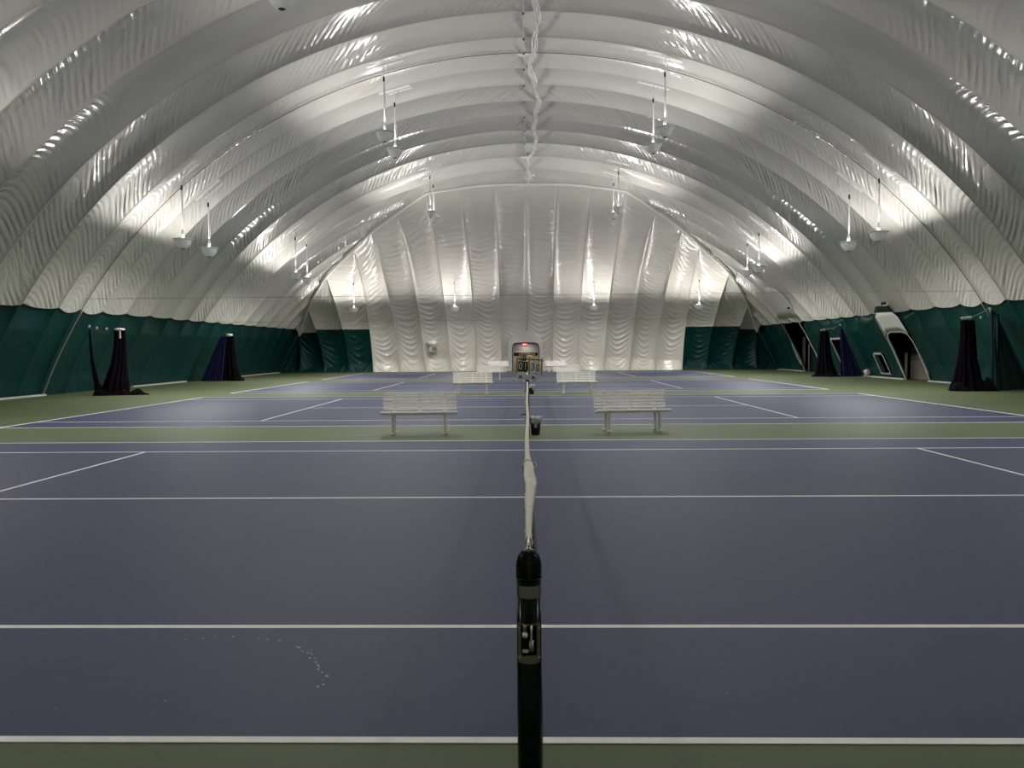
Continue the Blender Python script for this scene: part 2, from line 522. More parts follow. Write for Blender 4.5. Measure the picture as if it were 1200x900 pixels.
# ---------------- end wall (far)
wall_back = structure('wall_back', 'pale fabric end wall with vertical gores and draped folds')
bx = HIP[:, 0]
bxs = np.concatenate([-bx[::-1], bx[1:]])
def end_surface(Xb, t, bul, Z0=0.0):
    """Xb base x, t height fraction"""
    Xt = np.sign(Xb) * np.interp(np.abs(Xb), HIP[:, 0], HIP[:, 1])
    Yt = np.interp(np.abs(Xb), HIP[:, 0], HIP[:, 2])
    Zt = ZC + np.sqrt(np.maximum(R * R - Xt ** 2, 0))
    z = t * Zt
    f = t ** 1.25
    X = Xb + (Xt - Xb) * f
    Yc = Y_END - (Y_END - Yt) * (0.25 * t + 0.75 * t ** 2.2) + bul + 0.25 * np.sin(PI * t)
    return X, Yc, z, Zt
for j in range(len(bxs) - 1):
    x0, x1 = bxs[j], bxs[j + 1]
    outer = max(abs(x0), abs(x1)) > 11.9
    nz = 330 if abs(x0 + x1) < 33 else 110
    t = np.linspace(0, 1, nz)[:, None]
    v = np.linspace(0, 1, 27)[None, :]
    q = 4 * v * (1 - v)
    Xb = x0 + (x1 - x0) * v
    bul = 0.44 * q ** 0.65 * np.clip(np.minimum(t * 12, (1 - t) * 8), 0.0, 1)
    X, Yc, z, Zt = end_surface(Xb, t, bul)
    curl = 0.35 + 0.75 * np.clip(1 - z / 7.5, 0, 1)
    ph = z + curl * q + (0.25 * math.sin(j * 2.1)) * (v - .5) * 2
    ph = ph * (1.0 + 0.07 * z)
    big = np.clip(0.8 + 0.3 * snoise(z * 0.6, v * 1.0, 300 + j), 0.35, 1.3)
    wr = big * (0.75 + 0.55 * np.clip(1 - z / 5, 0, 1)) * np.clip(np.minimum(v, 1 - v) * 9, 0.3, 1)
    # hanging folds as real relief: short ones high up, deep swags near the floor
    low = np.clip(1 - z / 6.0, 0, 1)
    swag = z + (0.20 + 0.95 * low) * q + 0.10 * snoise(v * 3, z * 0.5, 700 + j) + (0.45 * math.sin(j * 2.7)) * (v - .5) * np.clip(z / 6, 0.2, 1)
    wl_ = 0.30 + 0.11 * low
    cyc = np.cumsum(np.concatenate([[0], np.diff(z[:, 0]) / wl_[1:, 0]]))[:, None] + (swag - z) / wl_
    cyc = cyc + 0.35 * snoise(cyc * 0.6, v * 2.5, 800 + j)
    fold = (1 - np.abs(np.sin(PI * cyc))) ** 1.3
    mod = np.clip(0.75 + 0.4 * snoise(cyc * 0.33, v * 2.2 + j, 900 + j), 0.05, 1.3)
    fade = np.clip(np.minimum(v, 1 - v) * 7, 0.0, 1) * np.clip(np.minimum(z / 0.25, (1 - t) * 30), 0, 1)
    Yc = Yc - (0.050 + 0.065 * low) * fold * mod * fade
    P = np.stack([X, Yc, z + 0 * X], -1)
    uv = np.stack([ph + j * 17.7, (X - x0) + 0 * ph + j * 9.1], -1)
    zc = 0.5 * (z[:-1, :-1] + z[1:, 1:]); xc = 0.5 * (X[:-1, :-1] + X[1:, 1:])
    if outer:
        keep = zc > 3.28
        keepg = zc < 3.42
        # drop of the corner flap
        if abs(x0 + x1) / 2 > 16.4: keep = zc > 3.05
        P2 = P.copy(); P2[..., 1] += 0.03
        grid_obj('liner_panel', P2, uv * np.array([0.8, 1]), wr * 0.7, M['green'], wall_back, keepg)
        grid_obj('end_gore', P, uv, wr, M['membrane_end'], wall_back, keep)
    else:
        hole = (xc > -1.22) & (xc < 1.0) & (zc < 2.22)
        grid_obj('end_gore', P, uv, wr, M['membrane_end'], wall_back, ~hole)
    # narrow seam cord at the gore joint
    if abs(x0) < 17:
        tz = np.linspace(0.0, 1, 60)
        Xq, Yq, zq, _ = end_surface(np.full(60, x0), tz, 0.0)
        z_lo = 3.4 if abs(x0) > 11.9 else (2.9 if abs(x0) < 0.1 else 0)
        pts = [(a, b - 0.015, c_) for a, b, c_ in zip(Xq, Yq, zq) if c_ >= z_lo]
        tube_obj('seam_cord', pts, 0.022, M['strap'], wall_back, 5)
# corner flaps of white vinyl
for s in (-1, 1):
    bm = bmesh.new()
    pts = [(s * 17.35, 56.9, 2.75), (s * 16.9, 57.1, 3.5), (s * 16.75, 56.3, 4.8), (s * 17.35, 55.9, 3.5)]
    vs = [bm.verts.new(p) for p in pts]
    bm.faces.new(vs)
    bmesh.ops.solidify(bm, geom=bm.faces[:], thickness=0.02)
    bm_obj('corner_flap', bm, M['tape'], wall_back)

# ---------------- near end wall behind the camera, closes the dome
bm = bmesh.new()
ths = np.linspace(-TH_BASE, TH_BASE, 40)
add_prism(bm, [(R * math.sin(a), ZC + R * math.cos(a)) for a in ths], (Y_NEAR - 0.06, Y_NEAR), 'y')
wf = bm_obj('wall_front', bm, M['strap'])
tag(wf, kind='structure')

# ---------------- green side liners
DOORS = [(34.65, 36.95, 0.0, 2.36), (47.75, 51.1, 0.0, 3.62), (38.45, 39.5, 0.25, 1.3), (42.5, 44.3, 0.3, 2.15)]
walls = {}
for s, nm in ((-1, 'left'), (1, 'right')):
    wl = structure('wall_' + nm, 'dark green vinyl liner along the %s side of the dome' % nm)
    walls[s] = wl
    for i in range(len(SIDE) - 1):
        a, b = SIDE[i], min(SIDE[i + 1], 57.3)
        zz = np.linspace(3.56, 0.0, 56)[:, None]
        nvv = max(8, int((b - a) / 0.09))
        v = np.linspace(0, 1, nvv)[None, :]
        Yg = a + (b - a) * v
        q = 4 * v * (1 - v)
        dep = np.clip(zz / 0.8, 0, 1)
        up_ = np.clip((zz - 2.5) / 0.75, 0, 1)
        ramp = 0.165 * min(b - a, 2.6) * (0.55 if i in (14, 15) else 1) * 1.2
        bul = (0.13 * dep * (1 - up_) + ramp * up_) * q ** 0.7 + 0.05 * up_
        if s > 0:
            fl = np.ones_like(Yg)
            for (d0, d1, e0, e1) in DOORS:
                dist = np.maximum(np.maximum(d0 - Yg, Yg - d1), 0)
                fl = np.minimum(fl, np.clip((dist - 0.12) / 0.9, 0, 1))
            keep_up = up_ * np.clip((zz - 2.9) / 0.4, 0, 1)
            bul = bul * np.maximum(fl, keep_up)
        X = s * (wall_x(zz, -0.03) + bul)
        sl = [0.9, -0.6, 1.4, 0.4][i % 4]
        ph = (Yg * 0.55 + zz * sl * 0.6 + 0.6 * q)
        uv = np.stack([ph + i * 7.7, zz + Yg * 0.2], -1)
        wr = np.clip(0.5 + 0.4 * snoise(Yg * 0.8, zz * 1.2, 500 + i + (60 if s > 0 else 0)), 0.1, 1.1) + 0 * zz
        P = np.stack([X, Yg + 0 * zz, zz + 0 * Yg], -1)
        keep = np.ones((P.shape[0] - 1, P.shape[1] - 1), bool)
        if s > 0:
            yc = 0.5 * (P[:-1, :-1, 1] + P[1:, 1:, 1]); zc = 0.5 * (P[:-1, :-1, 2] + P[1:, 1:, 2])
            for (d0, d1, e0, e1) in DOORS:
                keep &= ~((yc > d0) & (yc < d1) & (zc > e0) & (zc < e1))
        grid_obj('liner_panel', P, uv, wr, M['green'], wl, keep)

# white grade beam along the foot of the side walls
for s, nm, segs in ((-1, 'left', ((5, 27.7), (34.5, 40.3), (42.9, 56.5))), (1, 'right', ((28.0, 34.6), (36.95, 42.0), (51.2, 56.5)))):
    bb = structure('baseboard_' + nm)
    for (a, b) in segs:
        n = max(1, int((b - a) / 3))
        for k in range(n):
            y0 = a + (b - a) * k / n; y1 = a + (b - a) * (k + 1) / n - 0.03
            box_obj('kerb', (s * (18.86 + 0.03 * math.sin(k * 3)), (y0 + y1) / 2, 0.03), (0.16, y1 - y0, 0.08), M['concrete'], bb, 0.01)

# ---------------- doors and vents in the right wall
def wp(y, z, off=0.0):
    return Vector((float(wall_x(z)) - off, y, z))
def wall_ribbon(name, pts, width, m, parent, off=0.03, thick=0.03, closed=False):
    """flat band following (y,z) points on the right wall"""
    bm = bmesh.new()
    n = len(pts)
    L_, R_ = [], []
    for k in range(n):
        a = pts[(k - 1) % n] if closed else pts[max(k - 1, 0)]
        b = pts[(k + 1) % n] if closed else pts[min(k + 1, n - 1)]
        d = Vector((b[0] - a[0], b[1] - a[1]))
        d.normalize()
        nn = Vector((-d.y, d.x)) * width / 2
        L_.append(bm.verts.new(wp(pts[k][0] + nn.x, max(pts[k][1] + nn.y, 0.0), off)))
        R_.append(bm.verts.new(wp(pts[k][0] - nn.x, max(pts[k][1] - nn.y, 0.0), off)))
    rng_ = range(n if closed else n - 1)
    for k in rng_:
        bm.faces.new((L_[k], L_[(k + 1) % n], R_[(k + 1) % n], R_[k]))
    bmesh.ops.solidify(bm, geom=bm.faces[:], thickness=thick)
    return bm_obj(name, bm, m, parent)
def wall_patch(name, poly, m, parent, off=0.03, thick=0.02, sub=3):
    bm = bmesh.new()
    vs = [bm.verts.new(wp(y, z, off)) for y, z in poly]
    bm.faces.new(vs)
    bmesh.ops.triangulate(bm, faces=bm.faces[:])
    bmesh.ops.subdivide_edges(bm, edges=bm.edges[:], cuts=sub, use_grid_fill=True)
    for v in bm.verts:
        v.co.x = float(wall_x(v.co.z)) - off
    bmesh.ops.solidify(bm, geom=bm.faces[:], thickness=thick)
    return bm_obj(name, bm, m, parent, smooth=True)
def recess(name, y0, y1, h, depth, m, parent):
    """open-fronted porch behind an opening in the sloped right wall"""
    bm = bmesh.new()
    xb = 19.0 + depth
    sh = 0.30
    def quad(*p): bm.faces.new([bm.verts.new(q) for q in p])
    xa = float(wall_x(h)) + sh
    for y in (y0 - 0.05, y1 + 0.05):
        quad((18.99 + sh, y, 0.0), (xb, y, 0.0), (xb, y, h), (xa, y, h))
    quad((xb, y0 - .05, 0), (xb, y1 + .05, 0), (xb, y1 + .05, h), (xb, y0 - .05, h))
    quad((xa, y0 - .05, h), (xb, y0 - .05, h), (xb, y1 + .05, h), (xa, y1 + .05, h))
    bmesh.ops.solidify(bm, geom=bm.faces[:], thickness=0.02)
    return bm_obj(name, bm, m, parent)

# door_1: near emergency door with rolled white flap
d1 = structure('door_1', 'arched emergency door opening with rolled white vinyl flap above, right wall')
recess('porch', 34.55, 39.6, 2.45, 1.7, M['greencurtain'], d1)
box_obj('door_leaf', (19.92, 37.15, 0.63), (0.05, 0.85, 1.27), M['doorgrey'], d1, 0.01)
box_obj('door_leaf', (19.92, 38.05, 0.63), (0.05, 0.92, 1.27), M['doorgrey'], d1, 0.01)
box_obj('push_bar', (19.88, 38.05, 1.02), (0.04, 0.8, 0.07), M['doorframe'], d1, 0.01)
box_obj('transom', (19.92, 38.0, 1.45), (0.05, 0.95, 0.34), M['lightgreen'], d1, 0.01)
box_obj('door_post', (19.88, 37.6, 0.63), (0.06, 0.06, 1.27), M['doorframe'], d1, 0.01)
box_obj('side_leaf', (19.62, 38.42, 0.68), (0.12, 0.05, 1.36), M['doorgrey'], d1, 0.005)
arch = [(34.65, 0.0), (34.62, 0.8), (34.6, 1.5), (34.62, 1.95), (34.8, 2.25), (35.2, 2.38), (36.3, 2.40), (36.7, 2.33), (36.93, 2.1), (36.97, 1.5), (36.97, 0.0)]
wall_ribbon('frame', arch, 0.11, M['tape'], d1, 0.05)
flap = [(34.62, 2.2), (34.72, 3.05), (35.0, 3.3), (36.5, 3.3), (36.9, 3.18), (36.95, 2.2), (36.6, 2.42), (35.8, 2.46), (35.0, 2.42)]
wall_patch('flap', flap, M['tape'], d1, 0.09, 0.02)
wall_ribbon('flap_edge', [(36.95, 0.1), (36.95, 1.5), (36.98, 3.1)], 0.06, M['tape'], d1, 0.10)
hood = wall_patch('hood', [(34.7, 3.3), (34.9, 3.62), (36.2, 3.62), (36.7, 3.35)], M['green'], d1, 0.12, 0.02)

# door_2: far tall opening
d2 = structure('door_2', 'tall dark door opening with a rounded white patch above, far right wall')
recess('porch', 47.6, 55.0, 3.65, 1.6, M['greencurtain'], d2)
box_obj('curtain_strip', (19.5, 53.0, 1.2), (0.06, 0.45, 2.4), M['doorgrey'], d2, 0.02)
box_obj('curtain_strip', (19.35, 50.0, 0.95), (0.05, 2.6, 1.9), M['greencurtain'], d2, 0.02)
box_obj('door_post', (19.4, 51.75, 0.95), (0.06, 0.08, 1.9), M['doorgrey'], d2, 0.01)
wall_ribbon('frame', [(47.75, 0.0), (47.72, 1.2), (47.72, 2.5), (47.72, 3.62)], 0.20, M['tape'], d2, 0.06)
wall_ribbon('frame', [(51.12, 0.0), (51.12, 1.0), (51.12, 2.5), (51.12, 3.62)], 0.10, M['tape'], d2, 0.06)
wall_ribbon('loose_flap', [(51.25, 0.5), (51.35, 0.95), (51.3, 1.4), (51.15, 1.9)], 0.25, M['tape'], d2, 0.10)
pa = [(47.55, 3.66), (47.35, 4.3), (47.45, 4.9), (47.9, 5.35), (48.8, 5.6), (49.8, 5.55), (50.6, 5.1), (51.0, 4.4), (51.2, 3.6)]
wall_patch('patch', pa, M['tape'], d2, 0.02, 0.03)

# two small framed vents
for k, (y0, y1, z0, z1, lab) in enumerate(((38.45, 39.5, 0.25, 1.3, 'small white framed vent opening low on the right wall'),
                                       (42.5, 44.3, 0.3, 2.15, 'white framed wall opening behind the far right divider netting'))):
    wv = structure('window_%d' % (k + 1), lab)
    c = 0.12
    fr = [(y0, z0), (y0, z1 - c), (y0 + c, z1), (y1 - c, z1), (y1, z1 - c), (y1, z0)]
    wall_ribbon('frame', fr, 0.11, M['tape'], wv, 0.05, 0.03, closed=True)
    bm = bmesh.new()
    vs = [bm.verts.new(wp(y, z, -0.35)) for y, z in ((y0 - .1, z0 - .05), (y1 + .1, z0 - .05), (y1 + .1, z1 + .05), (y0 - .1, z1 + .05))]
    bm.faces.new(vs)
    bm_obj('pane', bm, M['glassdark'], wv)
# ---------------- entrance in the back wall
d3 = structure('door_3', 'white peaked vestibule entrance with double doors in the back wall')
bm = bmesh.new()
outer = [(-1.42, 0), (-1.42, 2.2), (-1.25, 2.55), (-0.85, 2.75), (-0.12, 3.12), (0.6, 2.75), (1.02, 2.55), (1.2, 2.2), (1.2, 0)]
inner = [(-1.14, 0), (-1.14, 1.85), (-1.08, 2.06), (-0.9, 2.17), (-0.12, 2.2), (0.68, 2.17), (0.88, 2.06), (0.95, 1.85), (0.95, 0)]
yf = 56.75
of = [bm.verts.new((x, yf + (0.12 if 0 < k < 8 else 0), z)) for k, (x, z) in enumerate(outer)]
inn = [bm.verts.new((x, yf - 0.02, z)) for x, z in inner]
inb = [bm.verts.new((x, 58.4, z)) for x, z in inner]
ob = [bm.verts.new((x * 1.02, 57.6, z)) for x, z in outer]
for k in range(8):
    bm.faces.new((of[k], of[k + 1], inn[k + 1], inn[k]))
    bm.faces.new((inn[k], inn[k + 1], inb[k + 1], inb[k]))
    bm.faces.new((ob[k], ob[k + 1], of[k + 1], of[k]))
bmesh.ops.solidify(bm, geom=bm.faces[:], thickness=0.02)
bm_obj('hood', bm, M['tape'], d3)
box_obj('door_head', (-0.1, 58.35, 2.02), (2.3, 0.1, 0.34), M['doorframe'], d3, 0.01)
for s in (-1, 1):
    x = -0.1 + s * 0.53
    lf = box_obj('door_leaf', (x, 58.36, 0.93), (0.98, 0.06, 1.86), M['doorgrey'], d3, 0.01)
    box_obj('glazing', (x, 58.32, 1.28), (0.80, 0.02, 0.25), M['glassdark'], lf)
    for r_ in range(3):
        for k in range(5):
            ln = 0.05 + 0.05 * random.random()
            box_obj('print', (x - 0.32 + k * 0.15, 58.325, 1.74 - r_ * 0.085), (ln + 0.04, 0.006, 0.035), M['redprint'] if s < 0 else M['doorframe'], lf)
box_obj('door_mullion', (-0.1, 58.33, 0.95), (0.12, 0.06, 1.9), M['doorframe'], d3, 0.01)
bm = bmesh.new()
for a, b in (((-1.2, 0.0), (-1.14, 2.2)), ((0.95, 0.0), (1.0, 2.2))):
    add_box(bm, ((a[0] + b[0]) / 2, 58.2, 1.1), (0.06, 0.5, 2.2))
bm_obj('jamb', bm, M['black'], d3)
vl = bpy.data.lights.new('vestibule_lamp', 'AREA')
vl.energy = 14
vl.size = 0.6
vlo = bpy.data.objects.new('vestibule_light', vl)
C.objects.link(vlo); vlo.parent = d3
vlo.location = (-0.1, 57.6, 2.12)
es = box_obj('exit_sign', (-0.18, 58.18, 2.03), (0.34, 0.05, 0.16), M['redlit'], None, 0.008)
text_obj('lettering', 'EXIT', 0.14, M['redlet'], es, (-0.18, 58.15, 2.03))
tag(es, 'small glowing red exit sign above the back doors', 'sign')

# ------------------------------------------------------------------ pendant lamps
def make_lamp(drop, normal_tilt):
    """origin at ceiling mount, lamp hangs to -drop"""
    root = empty('pendant_lamp')
    z0 = -drop
    bm = bmesh.new()
    prof = [(0.06, -0.35), (0.118, -0.335), (0.185, -0.285), (0.245, -0.205), (0.28, -0.11), (0.295, -0.02), (0.28, -0.02), (0.262, -0.11), (0.225, -0.20), (0.17, -0.27), (0.03, -0.33)]
    add_lathe(bm, prof, 48, (0, 0, z0), rib=0.03, nrib=24)
    bm_obj('bowl', bm, M['lamp'], root)
    bm = bmesh.new()
    add_lathe(bm, [(0.285, -0.03), (0.345, -0.022), (0.365, -0.005), (0.355, 0.012), (0.285, 0.005)], 40, (0, 0, z0), cap=False)
    bm_obj('rim', bm, M['lampw'], root, True)
    bm = bmesh.new()
    add_lathe(bm, [(0.02, -0.365), (0.06, -0.36), (0.085, -0.345), (0.08, -0.335), (0.02, -0.33)], 20, (0, 0, z0))
    bm_obj('bottom_cap', bm, M['black'], root, True)
    bm = bmesh.new()
    add_lathe(bm, [(0.05, -0.28), (0.075, -0.2), (0.06, -0.1), (0.03, -0.06)], 16, (0, 0, z0))
    bm_obj('bulb', bm, M['bulb'], root, True)
    bm = bmesh.new()
    add_lathe(bm, [(0.03, -0.06), (0.06, 0.0), (0.065, 0.12), (0.05, 0.24), (0.022, 0.36), (0.012, 0.5)], 14, (0, 0, z0))
    for k in range(3):
        a = k * 2 * PI / 3 + 0.4
        add_tube(bm, [(0.05 * math.cos(a), 0.05 * math.sin(a), z0 + 0.05), (0.31 * math.cos(a), 0.31 * math.sin(a), z0)], 0.012, 5)
    bm_obj('socket', bm, M['lampw'], root, True)
    tube_obj('stem', [(0, 0, z0 + 0.3), (0.004, 0, z0 + drop * 0.5), (0, 0, -0.5), (0, 0, -0.02)], [0.024, 0.018, 0.012, 0.010], M['lampw'], root, 6)
    tube_obj('cord', [(0.015, 0.02, z0 + 0.3), (0.07, 0.03, z0 + 0.75), (0.03, 0.03, z0 + 1.2), (0.03, 0.02, -0.55), (0.12, 0.03, -0.25), (0.18, 0.0, -0.03)], 0.010, M['whiterope'], root, 5)
    bm = bmesh.new()
    add_lathe(bm, [(0.02, -0.09), (0.035, -0.07), (0.035, 0.07), (0.02, 0.09)], 8, (0, 0, -0.62))
    bm_obj('connector', bm, M['black'], root, True)
    return root

def copy_tree(o, parent=None):
    c = o.copy()
    C.objects.link(c)
    if parent is not None: c.parent = parent
    for ch in list(o.children):
        copy_tree(ch, c)
    return c

def mount_plate(root, th, L_, W_):
    rot = Matrix.Rotation(th, 4, 'Y')
    bm = bmesh.new()
    add_box(bm, (0, 0, -0.02), (L_, W_, 0.02), rot)
    add_box(bm, (0.22, 0.12, -0.035), (L_ * 0.75, W_ * 0.6, 0.015), rot)
    bm_obj('mount_plate', bm, M['tape'], root)

lamp_proto = None
def lamp(x, y, zb, label, plate=True, zm=None, group='white bowl pendant lamps', power=1.0, down=1.0, flat=False):
    global lamp_proto
    if zm is None:
        zm = ZC + math.sqrt((R) ** 2 - x * x)
    drop = zm - zb
    key = round(drop, 1)
    root = make_lamp(drop, 0)
    root.location = (x, y, zm)
    if plate:
        mount_plate(root, math.atan2(x, zm - ZC), 1.3, 0.22)
    tag(root, label, 'lamp', group)
    ld = bpy.data.lights.new('lamp_bulb', 'SPOT')
    ld.energy = LAMP_W
    ld.color = LAMP_COL
    ld.spot_size = math.radians(172)
    ld.spot_blend = 0.35
    ld.shadow_soft_size = 0.11
    ld.use_nodes = True          # batwing photometry of an uplight: weaker straight up, stronger to the sides
    lt = ld.node_tree
    em = next(n for n in lt.nodes if n.type == 'EMISSION')
    tcn = lt.nodes.new('ShaderNodeTexCoord')
    sx_ = lt.nodes.new('ShaderNodeSeparateXYZ')
    ab = lt.nodes.new('ShaderNodeMath'); ab.operation = 'ABSOLUTE'
    mr = lt.nodes.new('ShaderNodeMapRange')
    mr.inputs['From Min'].default_value = 0.25
    mr.inputs['From Max'].default_value = 0.97
    mr.inputs['To Min'].default_value = 1.15 if flat else 1.5
    mr.inputs['To Max'].default_value = 1.0 if flat else 0.28
    lt.links.new(tcn.outputs['Normal'], sx_.inputs[0])
    lt.links.new(sx_.outputs['Z'], ab.inputs[0])
    lt.links.new(ab.outputs[0], mr.inputs['Value'])
    lt.links.new(mr.outputs['Result'], em.inputs['Strength'])
    ld.energy *= power
    lo = bpy.data.objects.new('lamp_bulb_light', ld)
    C.objects.link(lo)
    lo.parent = root
    lo.location = (0.0, 0.0, -drop - 0.01)
    lo.rotation_euler = (PI, 0, 0)
    l2 = bpy.data.lights.new('floor_fill_spot', 'SPOT')  # added downward fill below the bowl, lifts floor and lower walls
    l2.energy = DOWN_W * power * down
    l2.color = LAMP_COL
    l2.spot_size = math.radians(174)
    l2.spot_blend = 0.6
    l2.shadow_soft_size = 0.34
    o2 = bpy.data.objects.new('floor_fill_light', l2)
    C.objects.link(o2)
    o2.parent = root
    o2.location = (0, 0, -drop - 0.42)
    return root

lamp(-5.2, 26.68, 9.70, 'white bowl lamp left of centre, upper and nearer one of the big left ceiling pair')
lamp(-5.3, 29.6, 9.82, 'white bowl lamp left of centre, lower and farther one of the big left ceiling pair')
lamp(5.1, 26.7, 9.74, 'white bowl lamp right of centre, upper and nearer one of the big right ceiling pair')
lamp(5.15, 29.65, 9.88, 'white bowl lamp right of centre, lower and farther one of the big right ceiling pair')
lamp(-12.82, 26.72, 5.87, 'white bowl lamp low over the left side, leftmost lamp in view')
lamp(-12.97, 29.5, 5.90, 'white bowl lamp low over the left side, second lamp from the left')
lamp(12.9, 26.68, 5.87, 'white bowl lamp low over the right side, rightmost lamp in view')
lamp(12.95, 29.45, 5.86, 'white bowl lamp low over the right side, second lamp from the right')
lamp(-5.5, 42.7, 9.60, 'small distant lamp left of centre before the end wall, upper of its pair')
lamp(-5.58, 45.0, 9.66, 'small distant lamp left of centre before the end wall, lower of its pair')
lamp(5.25, 42.5, 9.69, 'small distant lamp right of centre before the end wall, upper of its pair')
lamp(5.3, 45.5, 9.88, 'small distant lamp right of centre before the end wall, lower of its pair')
lamp(-12.73, 40.65, 5.97, 'distant left side lamp beside the far corner, left one of its pair')
lamp(-12.79, 43.1, 5.92, 'distant left side lamp beside the far corner, right one of its pair')
lamp(12.74, 40.9, 6.12, 'distant right side lamp beside the far corner, right one of its pair')
lamp(12.95, 43.9, 6.19, 'distant right side lamp beside the far corner, left one of its pair')
for x, l in ((-12.4, 'end wall lamp farthest left, hanging low against the far gores'), (-5.15, 'end wall lamp just left of the entrance'),
             (4.78, 'end wall lamp just right of the entrance'), (12.25, 'end wall lamp farthest right, hanging low against the far gores')):
    lamp(x, 53.5, 4.72, l, False, 7.05, power=1.4, down=0.35, flat=True)
lamp(-5.5, 15.55, 9.75, 'large lamp cut by the top edge of the picture, nearest of all lamps', power=1.0)
for (x, y, z) in ((5.4, 15.45, 9.98), (-5.3, 12.7, 9.75), (5.3, 12.7, 9.75), (-12.85, 15.5, 5.9), (12.85, 15.5, 5.9), (-12.85, 12.7, 5.9), (12.85, 12.7, 5.9)):
    lamp(x, y, z, 'white bowl lamp over the near court outside the picture', group='lamps outside the picture', power=0.72, down=0.62)
for x in (-12.4, -5.1, 4.9, 12.3):
    lamp(x, 0.8, 4.72, 'white bowl lamp by the near end wall outside the picture', False, 7.3, group='lamps outside the picture', power=2.1, down=0.06)

# ------------------------------------------------------------------ benches
def make_bench():
    root = empty('park_bench')
    # local frame: bench faces -Y, front feet on y = 0
    Wd = 1.53
    tilt = math.radians(14)
    for k in range(6):
        z = 0.462 + k * 0.062
        y = 0.425 + k * 0.017
        box_obj('back_slat', (0, y, z + 0.012), (Wd - 0.03, 0.014, 0.043), M['bench'], root, 0.004, Matrix.Rotation(-tilt, 4, 'X'))
    ys = [-0.02, 0.07, 0.16, 0.25, 0.34]
    for k, y in enumerate(ys):
        z = 0.425 - 0.012 * k + (0.004 if k == 0 else 0.0)
        box_obj('seat_slat', (0, y, z), (Wd, 0.075, 0.034 if k else 0.052), M['bench'], root, 0.012 if k else 0.02)
    for s in (-1, 1):
        x = s * 0.515
        bm = bmesh.new()
        add_box(bm, (x, 0.015, 0.205), (0.06, 0.05, 0.40), Matrix.Rotation(math.radians(6), 4, 'X'), 0.006)
        add_box(bm, (x, -0.01, 0.010), (0.11, 0.08, 0.02), None, 0.004)
        bm_obj('leg', bm, M['bench_leg'], root)
        bm = bmesh.new()
        add_box(bm, (x, 0.355, 0.20), (0.05, 0.045, 0.42), Matrix.Rotation(math.radians(-16), 4, 'X'), 0.006)
        add_box(bm, (x, 0.415, 0.010), (0.10, 0.08, 0.02), None, 0.004)
        bm_obj('leg', bm, M['bench_leg'], root)
    for x in (-0.515, 0, 0.515):
        bm = bmesh.new()
        add_box(bm, (x, 0.18, 0.375), (0.05, 0.44, 0.03), Matrix.Rotation(math.radians(-4), 4, 'X'), 0.004)
        add_box(bm, (x, 0.475, 0.585), (0.075, 0.02, 0.40), Matrix.Rotation(-math.radians(15), 4, 'X'), 0.004)
        bm_obj('bracket', bm, M['bench_leg'], root)
    return root
bench0 = make_bench()
spots = [(-2.16, 13.08, 0.09, 'white slatted bench left of the net, nearest and largest on the left'),
         (2.15, 13.34, 0.09, 'white slatted bench right of the net, nearest and largest on the right'),
         (-2.04, 26.9, 0.09, 'white slatted bench left of the net, second row back'),
         (1.90, 27.05, 0.07, 'white slatted bench right of the net, second row back'),
         (-2.04, 40.75, 0.06, 'white slatted bench left of the net, third row back'),
         (2.20, 40.9, 0.08, 'white slatted bench right of the net, third row back'),
         (-2.10, 54.6, 0.05, 'white slatted bench against the end wall left of the entrance'),
         (2.12, 54.8, 0.05, 'white slatted bench against the end wall right of the entrance')]
for k, (x, y, rz, lab) in enumerate(spots):
    b = bench0 if k == 0 else copy_tree(bench0)
    b.location = (x, y, 0); b.rotation_euler = (0, 0, rz)
    tag(b, lab, 'bench', 'white benches in the strips between courts')

# ------------------------------------------------------------------ net posts
def lathe_obj(name, prof, m, parent, n=32, c=(0, 0, 0)):
    bm = bmesh.new()
    add_lathe(bm, prof, n, c)
    return bm_obj(name, bm, m, parent, True)

def cyl_patch(name, r, z0, z1, a0, a1, m, parent, thick=0.002, n=14):
    """curved plate on the post, angles measured from -Y towards +X"""
    bm = bmesh.new()
    rows = []
    for z in (z0, z1):
        rows.append([bm.verts.new((r * math.sin(a0 + (a1 - a0) * k / n), -r * math.cos(a0 + (a1 - a0) * k / n), z)) for k in range(n + 1)])
    for k in range(n):
        bm.faces.new((rows[0][k], rows[0][k + 1], rows[1][k + 1], rows[1][k]))
    bmesh.ops.solidify(bm, geom=bm.faces[:], thickness=-thick)
    return bm_obj(name, bm, m, parent, True)

PR = 0.0375
near = empty('net_post', (0.0, 0.0, 0))
tag(near, 'dark green round net post in the centre foreground with steel winch plate', 'post')
lathe_obj('shaft', [(PR, 0.0), (PR, 0.985)], M['post'], near, 40)
lathe_obj('cap', [(PR + 0.002, 0.982), (PR + 0.002, 1.02), (PR, 1.033), (0.032, 1.050), (0.022, 1.062), (0.010, 1.068), (0.0, 1.069)], M['post'], near, 40)
lathe_obj('cap_seam', [(PR + 0.0035, 0.981), (PR + 0.0035, 0.984)], M['black'], near, 40)
bm = bmesh.new()
add_box(bm, (0, -0.006, 1.030), (0.012, 0.080, 0.085), None, 0.002)
bm_obj('pulley_slot', bm, M['cavity'], near)
bm = bmesh.new()
add_lathe(bm, [(0.012, -0.004), (0.042, -0.005), (0.036, 0.0), (0.042, 0.005), (0.012, 0.004)], 30)
for v in bm.verts: v.co = Vector((v.co.z, v.co.x - 0.004, v.co.y + 1.034))
bm_obj('pulley', bm, M['steel'], near, True)
cyl_patch('reflective_band', PR + 0.001, 0.925, 0.962, -0.92, 1.02, M['sticker'], near)
